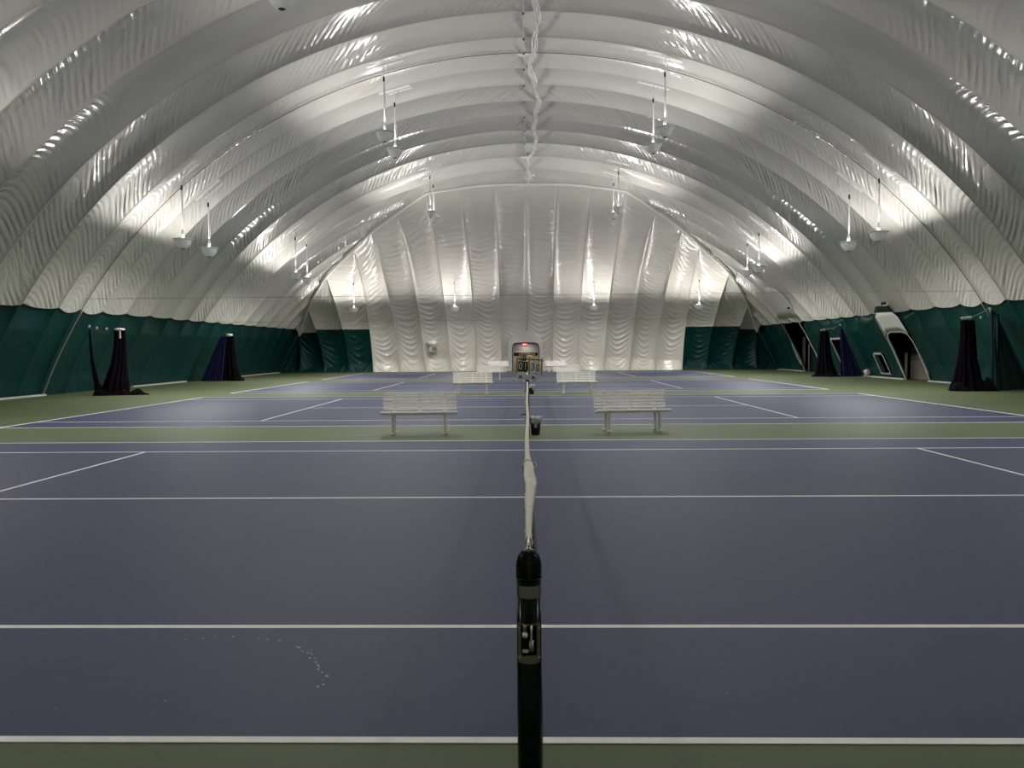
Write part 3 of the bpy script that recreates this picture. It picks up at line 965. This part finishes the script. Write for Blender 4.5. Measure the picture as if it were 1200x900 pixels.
# winch plate: rectangular ring with cavity, worm gear, roller and handle socket
wz0, wz1 = 0.727, 0.850
cyl_patch('winch_cavity', PR + 0.0006, wz0 + .005, wz1 - .004, -0.80, 0.80, M['cavity'], near)
fr = empty('winch', (0, 0, 0), parent=near)
for (z0, z1, a0, a1) in ((wz1 - 0.006, wz1, -0.95, 0.95), (wz0, wz0 + 0.026, -0.95, 0.95), (wz0, wz1, -0.95, -0.66), (wz0, wz1, 0.60, 0.95)):
    cyl_patch('plate', PR + 0.0035, z0, z1, a0, a1, M['chrome'], fr, 0.003)
def at_post(a, z, off=0.0):
    return ((PR + off) * math.sin(a), -(PR + off) * math.cos(a), z)
for a in (-0.80, 0.78):
    for z in (wz0 + 0.016, wz1 - 0.016):
        bm = bmesh.new()
        add_lathe(bm, [(0.0035, 0), (0.0035, 0.002), (0.002, 0.0032)], 10)
        rot = Matrix.Rotation(PI / 2, 4, 'X')
        mt = Matrix.Translation(at_post(a, z, 0.004)) @ Matrix.Rotation(a, 4, 'Z') @ rot
        for v in bm.verts: v.co = mt @ v.co
        bm_obj('screw', bm, M['steel'], fr, True)
tube_obj('winch_cable', [at_post(0.18, wz1 - 0.004, 0.001), at_post(0.17, 0.80, 0.002), at_post(0.1, 0.785, 0.003)], 0.0032, M['steel'], fr, 8)
tube_obj('winch_strap', [at_post(-0.32, wz1 - 0.004, 0.000), at_post(-0.33, 0.828, 0.001)], 0.006, M['brass'], fr, 8)
bm = bmesh.new()
add_lathe(bm, [(0.004, -0.002), (0.0095, 0.0), (0.0095, 0.006), (0.006, 0.008), (0.006, 0.014), (0.0035, 0.016)], 18)
mt = Matrix.Translation(at_post(-0.32, 0.816, 0.001)) @ Matrix.Rotation(PI / 2, 4, 'X')
for v in bm.verts: v.co = mt @ v.co
bm_obj('crank_socket', bm, M['chrome'], fr, True)
for k, a in enumerate((0.10, 0.30, 0.46)):
    bm = bmesh.new()
    add_lathe(bm, [(0.013, -0.0025), (0.022, -0.0015), (0.022, 0.0015), (0.013, 0.0025)], 22)
    mt = Matrix.Translation(at_post(a, 0.780, -0.012)) @ Matrix.Rotation(PI / 2, 4, 'Y')
    for v in bm.verts: v.co = mt @ v.co
    bm_obj('worm_gear', bm, M['steel'], fr, True)
box_obj('pawl', at_post(-0.28, 0.7665, 0.003), (0.019, 0.006, 0.009), M['chrome'], fr, 0.001)
box_obj('gear_housing', at_post(-0.28, 0.756, 0.001), (0.019, 0.006, 0.012), M['post'], fr, 0.001)

def far_post(y, lab):
    p = empty('net_post', (0.0, y, 0))
    tag(p, lab, 'post', 'net posts down the middle')
    lathe_obj('shaft', [(PR, 0.0), (PR, 1.0)], M['post'], p, 20)
    lathe_obj('cap', [(PR + .002, 0.985), (PR + .002, 1.03), (0.028, 1.055), (0.0, 1.07)], M['post'], p, 20)
    box_obj('winch', (0, -PR if y in (13.875, 27.6, 41.5) else PR, 0.79), (0.05, 0.012, 0.12), M['chrome'], p, 0.003)
    if abs(y - 12.80) < .1:
        bm = bmesh.new()
        add_tube(bm, [(0.0, 0.03, 0.40), (-0.13, 0.03, 0.40)], 0.012, 8)
        add_tube(bm, [(-0.13, 0.03, 0.40), (-0.13, -0.05, 0.40)], 0.010, 8)
        bm_obj('crank_handle', bm, M['black'], p, True)
    return p
POSTS = [(12.80, 'far end'), (13.875, 'near end'), (26.68, 'far end'), (27.6, 'near end'), (40.4, 'far end'), (41.5, 'near end'), (54.3, 'far end')]
CN = ['first court', 'second court', 'second court', 'third court', 'third court', 'fourth court', 'fourth court']
for (y, e), cn in zip(POSTS, CN):
    far_post(y, 'dark green net post at the %s of the %s net' % (e, cn))

# ------------------------------------------------------------------ nets
def net_z(u):   # u 0..1 along the net
    return 0.915 + (1.045 - 0.915) * (abs(2 * u - 1)) ** 1.15
def make_net(y0, y1, near_net, lab):
    root = empty('tennis_net', (0, y0, 0))
    tag(root, lab, 'net', 'tennis nets down the middle')
    Ln = y1 - y0
    a = 0.32 if near_net else 0.25     # gap between post and fabric
    b = Ln - 0.25
    def top(y):
        return net_z(y / Ln)
    def sway(y, z):   # gentle hang to the right of the band
        f = (top(y) - z)
        near_ = max(0, 1 - (y - a) / 3.0) if near_net else 0
        return 0.004 + 0.016 * math.sin(min(f, 1) * 2.2) * (0.5 + 0.6 * near_) + 0.024 * near_ * min(1, f * 14)
    # cords
    bm = bmesh.new()
    n = int((b - a) / 0.045)
    zs = [0.05 + k * 0.043 for k in range(22)]
    for k in range(n + 1):
        y = a + (b - a) * k / n
        t = top(y) - 0.03
        pts = [(sway(y, z), y, z) for z in (0.05, 0.35, 0.65, t)]
        add_tube(bm, pts, 0.0008, 3, False)
    for z in zs:
        ys = np.linspace(a, b, 24)
        add_tube(bm, [(sway(y, min(z, top(y) - .03)), y, min(z, top(y) - .03)) for y in ys], 0.0008, 3, False)
    o = bm_obj('net_mesh', bm, M['netcord'], root)
    o['kind'] = 'stuff'
    # cable
    pts = [(0, 0.02 if near_net else 0.0, 1.072), (0, 0.10, 1.068)] + [(0, y, top(y)) for y in np.linspace(0.3, Ln - 0.05, 30)]
    tube_obj('cable', pts, 0.0045, M['steel'], root, 6)
    # headband: folded vinyl, bunched up towards the near end
    bm = bmesh.new()
    ys = list(np.linspace(a, b, 90)) if not near_net else list(np.linspace(0.18, a + 3.0, 150)) + list(np.linspace(a + 3.1, b, 60))
    rings = []
    for k, y in enumerate(ys):
        t = top(y)
        if near_net:
            d = y - 0.18
            wl = float(np.interp(y, [.18, .4, .85, 1.4, 1.8, 2.15, 2.35, 2.6, 6, 12.6], [.010, .0115, .0165, .0265, .029, .0285, .022, .0155, .017, .018]))
            off = float(np.interp(y, [.18, .85, 1.4, 2.0, 2.4], [0.0, 0.0, 0.010, 0.002, -0.002]))
            cr = (0.0016 * math.sin(d * 95) + 0.0018 * math.sin(d * 41 + 1)) if y < 2.4 else 0.0005 * math.sin(d * 40)
            sagx = 0.004 * math.sin(d * 1.3)
        else:
            wl, off, cr, sagx = 0.017, 0.0, 0.0, 0.006 * math.sin(y * 0.9)
        sec = []
        for j in range(10):
            an = 2 * PI * j / 10
            cx = math.cos(an); sz = math.sin(an)
            wj = wl * (1 + 0.12 * math.sin(j * 2.3 + y * 9)) if near_net and y < 2.4 else wl
            x = off + sagx + cx * (wj + cr * (1 if j % 2 else -1))
            z = t + 0.006 + (0.012 * sz if sz > 0 else 0.058 * sz) + (cr * 0.8 if sz > 0 else 0)
            sec.append(bm.verts.new((x, y, z)))
        rings.append(sec)
    for k in range(len(rings) - 1):
        for j in range(10):
            bm.faces.new((rings[k][j], rings[k][(j + 1) % 10], rings[k + 1][(j + 1) % 10], rings[k + 1][j]))
    bm.faces.new(rings[0][::-1]); bm.faces.new(rings[-1])
    bm_obj('headband', bm, M['band'], root, True)
    if near_net:
        # eyelet where the cable leaves the band, and a tie with loose ends
        bm = bmesh.new()
        add_tube(bm, [(0.012 * math.cos(t_), 0.165, top(.165) + 0.004 + 0.016 * math.sin(t_)) for t_ in np.linspace(0, 2 * PI, 17)], 0.004, 6, False)
        bm_obj('eyelet', bm, M['band'], root, True)
        bm = bmesh.new()
        yy = 2.28
        tz = top(yy)
        add_tube(bm, [(0.030 * math.cos(t_), yy, tz - 0.012 + 0.036 * math.sin(t_)) for t_ in np.linspace(0, 2 * PI, 21)], 0.004, 6, False)
        bm_obj('tie', bm, M['band'], root, True)
        bm = bmesh.new()
        add_tube(bm, [(0.030, yy, tz), (0.045, yy - 0.02, tz + 0.01), (0.052, yy - 0.04, tz - 0.005), (0.040, yy - 0.05, tz - 0.02), (0.03, yy - 0.03, tz - 0.01)], 0.003, 5)
        bm_obj('tie_end', bm, M['whiterope'], root, True)
    # centre strap
    yc = Ln / 2
    box_obj('centre_strap', (0.008, yc, 0.46), (0.012, 0.05, 0.92), M['band'], root, 0.003)
    # side lacing: loose white cord beside the near edge
    if not near_net:
        bm = bmesh.new()
        for (yl, sgn) in ((a - 0.04, -1), (b + 0.04, 1)):
            pts = [(-0.045 + 0.03 * math.sin(k * 1.9), yl, 0.12 + k * 0.045) for k in range(21)]
            add_tube(bm, pts, 0.013, 5)
        bm_obj('lacing', bm, M['whiterope'], root, True)
    return root
make_net(0.0, 12.80, True, 'tennis net of the nearest court seen end on, bunched white headband')
make_net(13.875, 26.68, False, 'tennis net of the second court, seen end on behind the first net')
make_net(27.6, 40.4, False, 'tennis net of the third court, seen end on farther back')
make_net(41.5, 54.3, False, 'tennis net of the farthest court before the entrance')

# ------------------------------------------------------------------ scorekeepers on the posts
def make_score(first):
    root = empty('score_keeper')
    bm = bmesh.new()
    add_box(bm, (-0.03, 0, 0.055), (0.41, 0.02, 0.105), None, 0.006)
    pl = bm_obj('base_plate', bm, M['card_white'], root)
    for x in (-0.155, 0.09):
        bm = bmesh.new()
        add_lathe(bm, [(0.033, 0), (0.033, 0.004), (0.022, 0.004), (0.022, 0.002)], 24)
        for v in bm.verts: v.co = Vector((x + v.co.x, -0.010 - v.co.z, 0.055 + v.co.y))
        bm_obj('roundel', bm, M['doorframe'], pl)
        bm = bmesh.new()
        for (a_, b_) in (((-0.016, 0.010), (0.016, 0.010)), ((0, 0.010), (0, -0.018)), ((-0.012, -0.016), (0.012, -0.016))):
            add_tube(bm, [(x + a_[0], -0.0145, 0.055 + a_[1]), (x + b_[0], -0.0145, 0.055 + b_[1])], 0.004, 5)
        bm_obj('emblem', bm, M['black'], pl)
    for x in (-0.235, 0.005, 0.245):
        bm = bmesh.new()
        add_box(bm, (x, 0.0, 0.275), (0.035, 0.03, 0.33), None, 0.006)
        bm_obj('upright', bm, M['yellow'], root)
    box_obj('rail', (0.005, 0.01, 0.40), (0.50, 0.012, 0.02), M['black'], root)
    cards = [(-0.165, 'black', '0'), (-0.07, 'black', '1'), (0.075, 'white', '3'), (0.17, 'white', '0')]
    for k, (x, c_, d_) in enumerate(cards):
        cd = box_obj('card', (x, -0.018 - 0.003 * k, 0.255 if k < 3 else 0.24), (0.092, 0.006, 0.20), M['card_white'] if c_ == 'white' else M['black'], root, 0.003)
        text_obj('digit', d_, 0.20, M['black'] if c_ == 'white' else M['card_white'], cd, (x, -0.024 - 0.003 * k, 0.255 if k < 3 else 0.24), sx=0.72)
    return root
s0 = make_score(True)
s0.location = (0.02, 12.80, 1.075); s0.rotation_euler = (0, 0.06, 0.03)
tag(s0, 'flip score board with yellow uprights on the far post of the nearest net', 'scoreboard', 'score keepers on net posts')
for (x, y, z, rz, lab) in ((-0.18, 26.68, 1.08, 0.2, 'flip score board behind, on the far post of the second net'),
                           (0.16, 27.6, 1.08, -0.15, 'flip score board farther back, on the near post of the third net'),
                           (0.0, 40.4, 1.08, 0.1, 'flip score board farthest back, on the far post of the third net')):
    s = copy_tree(s0)
    s.location = (x * 0.2, y, z); s.rotation_euler = (0, 0, rz)
    tag(s, lab, 'scoreboard', 'score keepers on net posts')

# ------------------------------------------------------------------ bins
def make_bin():
    root = empty('trash_bin')
    bm = bmesh.new()
    add_lathe(bm, [(0.075, 0.0), (0.085, 0.012), (0.105, 0.29), (0.112, 0.30), (0.100, 0.30), (0.08, 0.02), (0.0, 0.02)], 24)
    bm_obj('body', bm, M['black'], root, True)
    bm = bmesh.new()
    add_lathe(bm, [(0.106, 0.235), (0.118, 0.255), (0.116, 0.29), (0.122, 0.335), (0.112, 0.36), (0.095, 0.345), (0.09, 0.25)], 36, rib=0.06, nrib=18, cap=False)
    for v in bm.verts:
        v.co.z += 0.012 * math.sin(7 * math.atan2(v.co.y, v.co.x)) + 0.008 * math.sin(13 * math.atan2(v.co.y, v.co.x))
    bm_obj('bag', bm, M['bag'], root, True)
    box_obj('label_panel', (0.005, -0.102, 0.20), (0.06, 0.008, 0.10), M['doorgrey'], root, 0.003)
    return root
b0 = make_bin()
b0.location = (0.155, 12.85, 0)
tag(b0, 'small black waste bin with clear bag beside the first net, nearest', 'bin', 'waste bins by the net posts')
b1 = copy_tree(b0)
b1.location = (0.16, 26.62, 0); b1.rotation_euler = (0, 0, 0.5)
tag(b1, 'small black waste bin with clear bag beside the second net, farther', 'bin', 'waste bins by the net posts')

# ------------------------------------------------------------------ divider curtains gathered at the side walls
def gather(parent, name, pts, m, seed, npl=11, amp=0.28, sq=0.7):
    """pleated bundle following (x,y,z,r) stations"""
    rr = random.Random(seed)
    ph = [rr.uniform(0, 6.28) for _ in range(4)]
    bm = bmesh.new()
    n = npl * 6
    rings = []
    P = []
    for i in range(len(pts) - 1):
        for f in range(5):
            u = f / 5
            P.append([pts[i][k] * (1 - u) + pts[i + 1][k] * u for k in range(4)])
    P.append(list(pts[-1]))
    for (x, y, z, r) in P:
        ring = []
        for k in range(n):
            a = 2 * PI * k / n
            q = 1 + amp * math.sin(npl * a + ph[0] + 0.5 * math.sin(z * 2 + ph[3])) + 0.12 * math.sin(3 * a + ph[1] + z) + 0.08 * math.sin(5 * a + ph[2])
            ring.append(bm.verts.new((x + r * q * math.cos(a), y + r * sq * q * math.sin(a), z)))
        rings.append(ring)
    for i in range(len(rings) - 1):
        for k in range(n):
            bm.faces.new((rings[i][k], rings[i][(k + 1) % n], rings[i + 1][(k + 1) % n], rings[i + 1][k]))
    bm.faces.new(rings[0]); bm.faces.new(rings[-1][::-1])
    return bm_obj(name, bm, m, parent, True)
def pooled(parent, name, cx, cyy, rx, ry, h, m, seed):
    rr = random.Random(seed)
    bm = bmesh.new()
    bmesh.ops.create_icosphere(bm, subdivisions=4, radius=1)
    p = [rr.uniform(0, 6.28) for _ in range(6)]
    for v in bm.verts:
        a = math.atan2(v.co.y, v.co.x)
        k = 1 + 0.18 * math.sin(3 * a + p[0]) + 0.10 * math.sin(7 * a + p[1]) + 0.06 * math.sin(15 * a + p[2] + v.co.z * 4)
        hz = max(v.co.z, 0) * (1 + 0.35 * math.sin(5 * v.co.x + p[3]) + 0.25 * math.sin(9 * v.co.y + p[4] + 4 * v.co.x))
        v.co = Vector((cx + rx * v.co.x * k, cyy + ry * v.co.y * k, 0.004 + h * max(hz, 0)))
    return bm_obj(name, bm, m, parent, True)
def drape(parent, name, top, bots, m, seed, npl=9, amp=0.10, mid=0.0):
    """pleated sheet fanning from a short top edge (2 points) to a bottom edge (2 points)"""
    rr = random.Random(seed)
    bm = bmesh.new()
    t0, t1 = map(Vector, top); b0_, b1_ = map(Vector, bots)
    nu, nz = npl * 8, 24
    grid = []
    nrm = (t1 - t0 + b1_ - b0_).cross(Vector((0, 0, 1))).normalized()
    ps = [rr.uniform(0, 6.28) for _ in range(3)]
    for i in range(nz + 1):
        f = i / nz
        row = []
        for k in range(nu + 1):
            u = k / nu
            p = (t0.lerp(t1, u)).lerp(b0_.lerp(b1_, u), f)
            d = amp * (0.35 + 0.65 * f) * (math.sin(u * npl * 2 * PI + ps[0] + 0.6 * math.sin(f * 3 + ps[1])) + 0.5 * math.sin(u * 2.7 * npl + ps[2]))
            row.append(bm.verts.new(p + nrm * (d + mid * math.sin(f * PI))))
        grid.append(row)
    for i in range(nz):
        for k in range(nu):
            bm.faces.new((grid[i][k], grid[i][k + 1], grid[i + 1][k + 1], grid[i + 1][k]))
    return bm_obj(name, bm, m, parent, True)
def hooks(parent, pts, m=None):
    bm = bmesh.new()
    for p in pts:
        add_tube(bm, [(p[0] + 0.035 * math.cos(t_), p[1], p[2] + 0.045 * math.sin(t_)) for t_ in np.linspace(0, 2 * PI, 11)], 0.012, 5, False)
    return bm_obj('hook_ring', bm, m or M['whiterope'], parent, True)

# left, near
c1 = empty('divider_curtain', (0, 0, 0))
tag(c1, 'black divider netting gathered and tied by the left wall, nearer one', 'curtain', 'divider curtains gathered at the walls')
gather(c1, 'netting', [(-15.93, 27.9, 2.52, 0.17), (-15.95, 27.9, 1.9, 0.20), (-16.0, 27.85, 1.2, 0.25), (-16.1, 27.8, 0.5, 0.36), (-16.15, 27.8, 0.02, 0.42)], M['blackcurtain'], 1)
gather(c1, 'netting', [(-16.95, 27.6, 2.55, 0.03), (-16.9, 27.6, 1.4, 0.05), (-16.75, 27.6, 0.5, 0.08), (-16.6, 27.6, 0.02, 0.2)], M['blackcurtain'], 2, 5)
pooled(c1, 'pooled_hem', -16.3, 27.75, 0.62, 0.40, 0.24, M['blackcurtain'], 3)
pooled(c1, 'pooled_hem', -15.35, 27.9, 0.42, 0.22, 0.16, M['blackcurtain'], 4)
tube_obj('tie_rope', [(-16.95, 27.6, 2.66), (-16.6, 27.7, 2.45), (-16.3, 27.8, 2.40), (-15.95, 27.9, 2.56)], 0.015, M['darkrope'], c1, 6)
lathe_obj('top_clamp', [(0.10, 2.50), (0.19, 2.54), (0.19, 2.60), (0.06, 2.62)], M['hose'], c1, 16, (-15.93, 27.9, 0))
box_obj('tie_tag', (-15.80, 27.68, 2.35), (0.06, 0.03, 0.28), M['whiterope'], c1, 0.01)
hooks(c1, [(-16.95, 27.6, 2.68), (-16.66, 27.6, 2.62), (-16.3, 27.65, 2.58)])

# left, far with blue drape
c2 = empty('divider_curtain', (0, 0, 0))
tag(c2, 'black and navy divider curtain gathered by the left wall, farther one', 'curtain', 'divider curtains gathered at the walls')
gather(c2, 'netting', [(-16.95, 41.8, 2.55, 0.18), (-16.95, 41.8, 1.6, 0.24), (-16.95, 41.75, 0.7, 0.36), (-16.9, 41.7, 0.02, 0.46)], M['blackcurtain'], 5)
drape(c2, 'blue_drape', ((-17.35, 41.5, 2.5), (-17.05, 41.6, 2.55)), ((-18.35, 41.1, 0.02), (-17.2, 41.35, 0.02)), M['bluecurtain'], 6, 7, 0.06)
pooled(c2, 'pooled_hem', -16.45, 41.6, 0.32, 0.3, 0.3, M['blackcurtain'], 7)
lathe_obj('top_clamp', [(0.10, 2.50), (0.20, 2.55), (0.18, 2.66), (0.06, 2.68)], M['hose'], c2, 16, (-16.95, 41.8, 0))
tube_obj('tie_rope', [(-16.95, 41.8, 2.7), (-17.5, 41.8, 2.75)], 0.012, M['cable'], c2, 5)

# right, near
c3 = empty('divider_curtain', (0, 0, 0))
tag(c3, 'black divider netting gathered by the right wall, nearer one', 'curtain', 'divider curtains gathered at the walls')
gather(c3, 'netting', [(16.35, 27.0, 2.62, 0.20), (16.38, 27.0, 2.0, 0.22), (16.38, 27.0, 1.2, 0.26), (16.42, 27.0, 0.5, 0.38), (16.45, 27.0, 0.02, 0.52)], M['blackcurtain'], 8)
pooled(c3, 'pooled_hem', 16.45, 26.95, 0.68, 0.42, 0.30, M['blackcurtain'], 9)
pooled(c3, 'pooled_hem', 16.98, 26.7, 0.28, 0.2, 0.34, M['blackcurtain'], 10)
tube_obj('tie_rope', [(16.1, 27.0, 2.72), (16.6, 27.1, 2.74), (17.0, 27.2, 2.9), (17.3, 27.3, 3.05)], 0.014, M['cable'], c3, 6)
hooks(c3, [(16.18, 27.0, 2.70), (16.28, 27.0, 2.71), (16.38, 27.0, 2.72), (16.48, 27.0, 2.73), (16.85, 27.0, 2.72), (17.3, 27.2, 3.05), (17.32, 27.2, 2.95)])
drape(c3, 'green_drape', ((17.25, 27.05, 3.0), (17.55, 27.3, 2.9)), ((17.05, 26.6, 0.02), (18.85, 27.2, 0.02)), M['greencurtain'], 11, 8, 0.07)
gather(c3, 'green_tail', [(17.4, 26.95, 2.85, 0.07), (17.38, 26.9, 1.7, 0.10), (17.4, 26.9, 0.9, 0.07), (17.5, 26.9, 0.03, 0.16)], M['greencurtain'], 12, 5)
# right, far with blue drape
c4 = empty('divider_curtain', (0, 0, 0))
tag(c4, 'black and navy divider curtain gathered by the right wall, farther one', 'curtain', 'divider curtains gathered at the walls')
gather(c4, 'netting', [(16.75, 42.0, 2.55, 0.20), (16.78, 42.0, 1.7, 0.26), (16.8, 41.95, 0.8, 0.34), (16.85, 41.9, 0.02, 0.5)], M['blackcurtain'], 13)
drape(c4, 'blue_drape', ((17.55, 41.8, 2.75), (17.75, 41.8, 2.6)), ((17.45, 41.4, 0.02), (18.75, 41.6, 0.02)), M['bluecurtain'], 14, 7, 0.07)
pooled(c4, 'pooled_hem', 16.9, 41.85, 0.72, 0.4, 0.24, M['blackcurtain'], 15)
tube_obj('tie_rope', [(16.6, 42.0, 2.62), (17.2, 42.0, 2.72), (17.6, 41.9, 2.9)], 0.014, M['cable'], c4, 6)
hooks(c4, [(16.6, 42.0, 2.62), (16.75, 42.0, 2.64), (17.25, 42.0, 2.70), (17.6, 41.9, 2.9)])
# white hose ends by the right wall
h = empty('air_duct', (0, 0, 0))
tag(h, 'short pale air duct end on the floor by the right wall by the navy drape', 'duct')
bm = bmesh.new()
add_tube(bm, [(18.72, 41.2, 0.19), (18.85, 41.2, 0.24), (18.95, 41.2, 0.24)], 0.19, 18)
bm_obj('hose', bm, M['hose'], h, True)
bm = bmesh.new()
add_tube(bm, [(18.55, 40.7, 0.02), (18.6, 40.75, 0.3), (18.75, 40.9, 0.42)], 0.05, 10)
bm_obj('strut', bm, M['hose'], h, True)

# ------------------------------------------------------------------ cables, ropes, ceiling details
def arc_pts(y, th0, th1, n, off=0.06):
    return [((R - off) * math.sin(a), y, ZC + (R - off) * math.cos(a)) for a in np.linspace(th0, th1, n)]
t1 = empty('storm_cable')
tag(t1, 'dark cable arching across the dome, anchored to the floor on the left', 'cable')
tube_obj('cable', arc_pts(27.63, -TH_HEM, TH_HEM, 140), 0.013, M['darkrope'], t1, 6)
bm = bmesh.new()
add_tube(bm, arc_pts(27.63, -TH_BASE + 0.002, -TH_HEM, 40, 0.10), 0.03, 6)
bm_obj('rope', bm, M['cable'], t1, True)
bm = bmesh.new()
add_tube(bm, arc_pts(27.63, TH_HEM, TH_HEM + 0.03, 6, 0.10), 0.02, 6)
bm_obj('rope', bm, M['cable'], t1, True)

for (y, z, lab) in ((27.6, 3.745, 'thin straight wire stretched across the hall at the second strip, higher one'), (41.0, 3.30, 'thin straight wire stretched across the hall at the third strip, lower one')):
    xw = float(wall_x(z)) - 0.01
    o = tube_obj('divider_wire', [(-xw, y, z), (0, y, z), (xw, y, z)], 0.006, M['darkrope'], None, 5)
    tag(o, lab, 'wire')

# ridge bundle of crumpled white plastic
zr = ZC + R
bm = bmesh.new()
rr = random.Random(4)
ys = np.arange(9.0, 50.6, 0.06)
rows = []
for k, y in enumerate(ys):
    zz = ZC + R + 0.02
    x0 = 0.42 + 0.10 * math.sin(y * 0.8) + 0.12 * math.sin(y * 0.33 + 2) + 0.05 * math.sin(y * 2.1) - 0.010 * max(0, y - 42) * 3
    ww = 0.10 + 0.02 * math.sin(y * 1.7)
    row = []
    for j in range(9):
        u = j / 8 - 0.5
        row.append(bm.verts.new((x0 + u * 2 * ww + rr.uniform(-.012, .012), y, zz - 0.06 - 0.06 * math.cos(u * PI) - 0.03 * math.sin(j * 2.4 + y * 2.0) + rr.uniform(-.02, .02))))
    rows.append(row)
for k in range(len(rows) - 1):
    for j in range(8):
        bm.faces.new((rows[k][j], rows[k][j + 1], rows[k + 1][j + 1], rows[k + 1][j]))
rb = bm_obj('ridge_bundle', bm, M['tape'])
tag(rb, 'crumpled white plastic bundle running along the ridge of the dome', 'bundle')
rc = empty('ridge_cable')
tag(rc, 'thin cable along the ridge with black clips at each seam and white discs', 'cable')
tube_obj('cable', [(-0.05, 9.0, zr - 0.08), (-0.05, 28, zr - 0.08), (-0.02, 50.3, zr - 0.10)], 0.012, M['whiterope'], rc, 5)
for i in range(8, 24):
    box_obj('clip', (-0.05, CENT[i], zr - 0.08), (0.07, 0.10, 0.05), M['black'], rc, 0.01)
for (y, rad) in ((27.8, 0.20), (43.67, 0.24)):
    bm = bmesh.new()
    add_lathe(bm, [(0.03, -0.06), (rad * 0.7, -0.05), (rad, 0.0), (rad, 0.03)], 24, (-0.08, y, zr - 0.05))
    bm_obj('disc', bm, M['tape'], rc, True)
bm = bmesh.new()
for (dx, dy) in ((-0.7, 0.7), (0.5, -0.9), (0.35, 0.8), (-0.55, -0.6)):
    add_tube(bm, [(-0.08, 27.8, zr - 0.06), (-0.08 + dx, 27.8 + dy, zr + 0.02)], 0.012, 5)
bm_obj('guy', bm, M['whiterope'], rc, True)
for (x, y, z0, lab, hook) in ((-0.18, 50.4, 4.15, 'white pull rope hanging in front of the end wall, left one', False),
                              (0.30, 50.3, 5.4, 'white pull rope hanging in front of the end wall, right one ending in a hook', True)):
    rp = empty('pull_rope', (x, y, 0))
    tag(rp, lab, 'rope')
    tube_obj('rope', [(0, 0, zr - 0.05), (0.02, 0, 9), (0.0, 0, z0)], 0.014, M['whiterope'], rp, 5)
    if hook:
        bm = bmesh.new()
        add_tube(bm, [(0.0, 0, z0), (0.08, 0, z0 - 0.15), (0.3, 0, z0 - 0.22), (0.6, 0, z0 - 0.2)], 0.02, 6)
        add_tube(bm, [(-0.1, 0, z0 - 0.02), (0.03, 0, z0 + 0.02)], 0.04, 8)
        bm_obj('hook', bm, M['whiterope'], rp, True)
    else:
        lathe_obj('weight', [(0.01, z0 - 0.1), (0.035, z0 - 0.06), (0.03, z0 + 0.05), (0.01, z0 + 0.08)], M['whiterope'], rp, 10)
# vent box on the end wall
vb = empty('wall_vent', (-7.12, 57.05, 0))
tag(vb, 'small pale vent box under a lumpy white hood on the end wall', 'vent')
box_obj('box', (0, -0.05, 1.74), (0.62, 0.3, 0.46), M['doorgrey'], vb, 0.02)
for i in range(2):
    for j in range(2):
        box_obj('opening', (-0.02 + i * 0.17, -0.21, 1.67 + j * 0.15), (0.12, 0.02, 0.10), M['black'], vb)
bm = bmesh.new()
bmesh.ops.create_icosphere(bm, subdivisions=3, radius=1)
for v in bm.verts:
    v.co = Vector((-0.08 + 0.40 * v.co.x * (1 + 0.1 * math.sin(5 * v.co.z)), -0.10 + 0.25 * v.co.y, 2.2 + 0.22 * v.co.z * (1 + 0.15 * math.sin(4 * v.co.x))))
bm_obj('hood', bm, M['tape'], vb, True)

# emergency light heads above the two side doors
for (y, z, lab) in ((47.6, 4.1, 'small emergency light fixture on the white patch above the far right door'), (35.05, 3.66, 'small emergency light fixture above the nearer right door')):
    p = wp(y, z, 0.10)
    e = empty('emergency_light', p)
    tag(e, lab, 'light', 'emergency lights over the side doors')
    box_obj('body', (0, 0, 0), (0.12, 0.30, 0.14), M['lampw'], e, 0.015)
    for s in (-1, 1):
        bm = bmesh.new()
        add_lathe(bm, [(0.05, 0), (0.07, 0.05), (0.07, 0.09)], 14)
        for v in bm.verts: v.co = Vector((-0.05 - v.co.z, s * 0.12 + v.co.y, 0.05 + v.co.x))
        bm_obj('head', bm, M['black'], e, True)

# pale scuffs on the near court paint
bm = bmesh.new()
rr = random.Random(12)
def scuff(x, y, sx, sy_, a):
    n = 7
    vs = []
    for k in range(n):
        t = 2 * PI * k / n
        r_ = 0.6 + 0.5 * rr.random()
        u, v = sx * r_ * math.cos(t), sy_ * r_ * math.sin(t)
        vs.append(bm.verts.new((x + u * math.cos(a) - v * math.sin(a), y + u * math.sin(a) + v * math.cos(a), 0.0034)))
    bm.faces.new(vs)
for k in range(34):
    f = k / 33
    ang = 1.9 - 1.75 * f
    x = -1.75 + 0.72 * math.cos(ang) + rr.gauss(0, 0.012); y = 1.32 + 0.80 * math.sin(ang) + rr.gauss(0, 0.012)
    if f < 0.55 and rr.random() < 0.6: continue
    scuff(x, y, 0.008 + 0.014 * rr.random() * f, 0.004 + 0.007 * rr.random(), ang + PI / 2)
for k in range(46):
    x = rr.uniform(-3.2, 3.2); y = rr.uniform(1.0, 3.6)
    if abs(x) < 0.2: continue
    scuff(x, y, rr.uniform(0.003, 0.009), rr.uniform(0.002, 0.004), rr.uniform(0, 3))
for (x, y, sx, sy_) in ((-3.25, 12.95, 0.20, 0.05), (-3.05, 13.15, 0.12, 0.04), (-2.75, 13.25, 0.18, 0.04), (-3.5, 12.8, 0.10, 0.03)):
    scuff(x, y, sx, sy_, 0.1)
sm = bm_obj('scuff_marks', bm, M['scuff'], floor)
sm['kind'] = 'stuff'
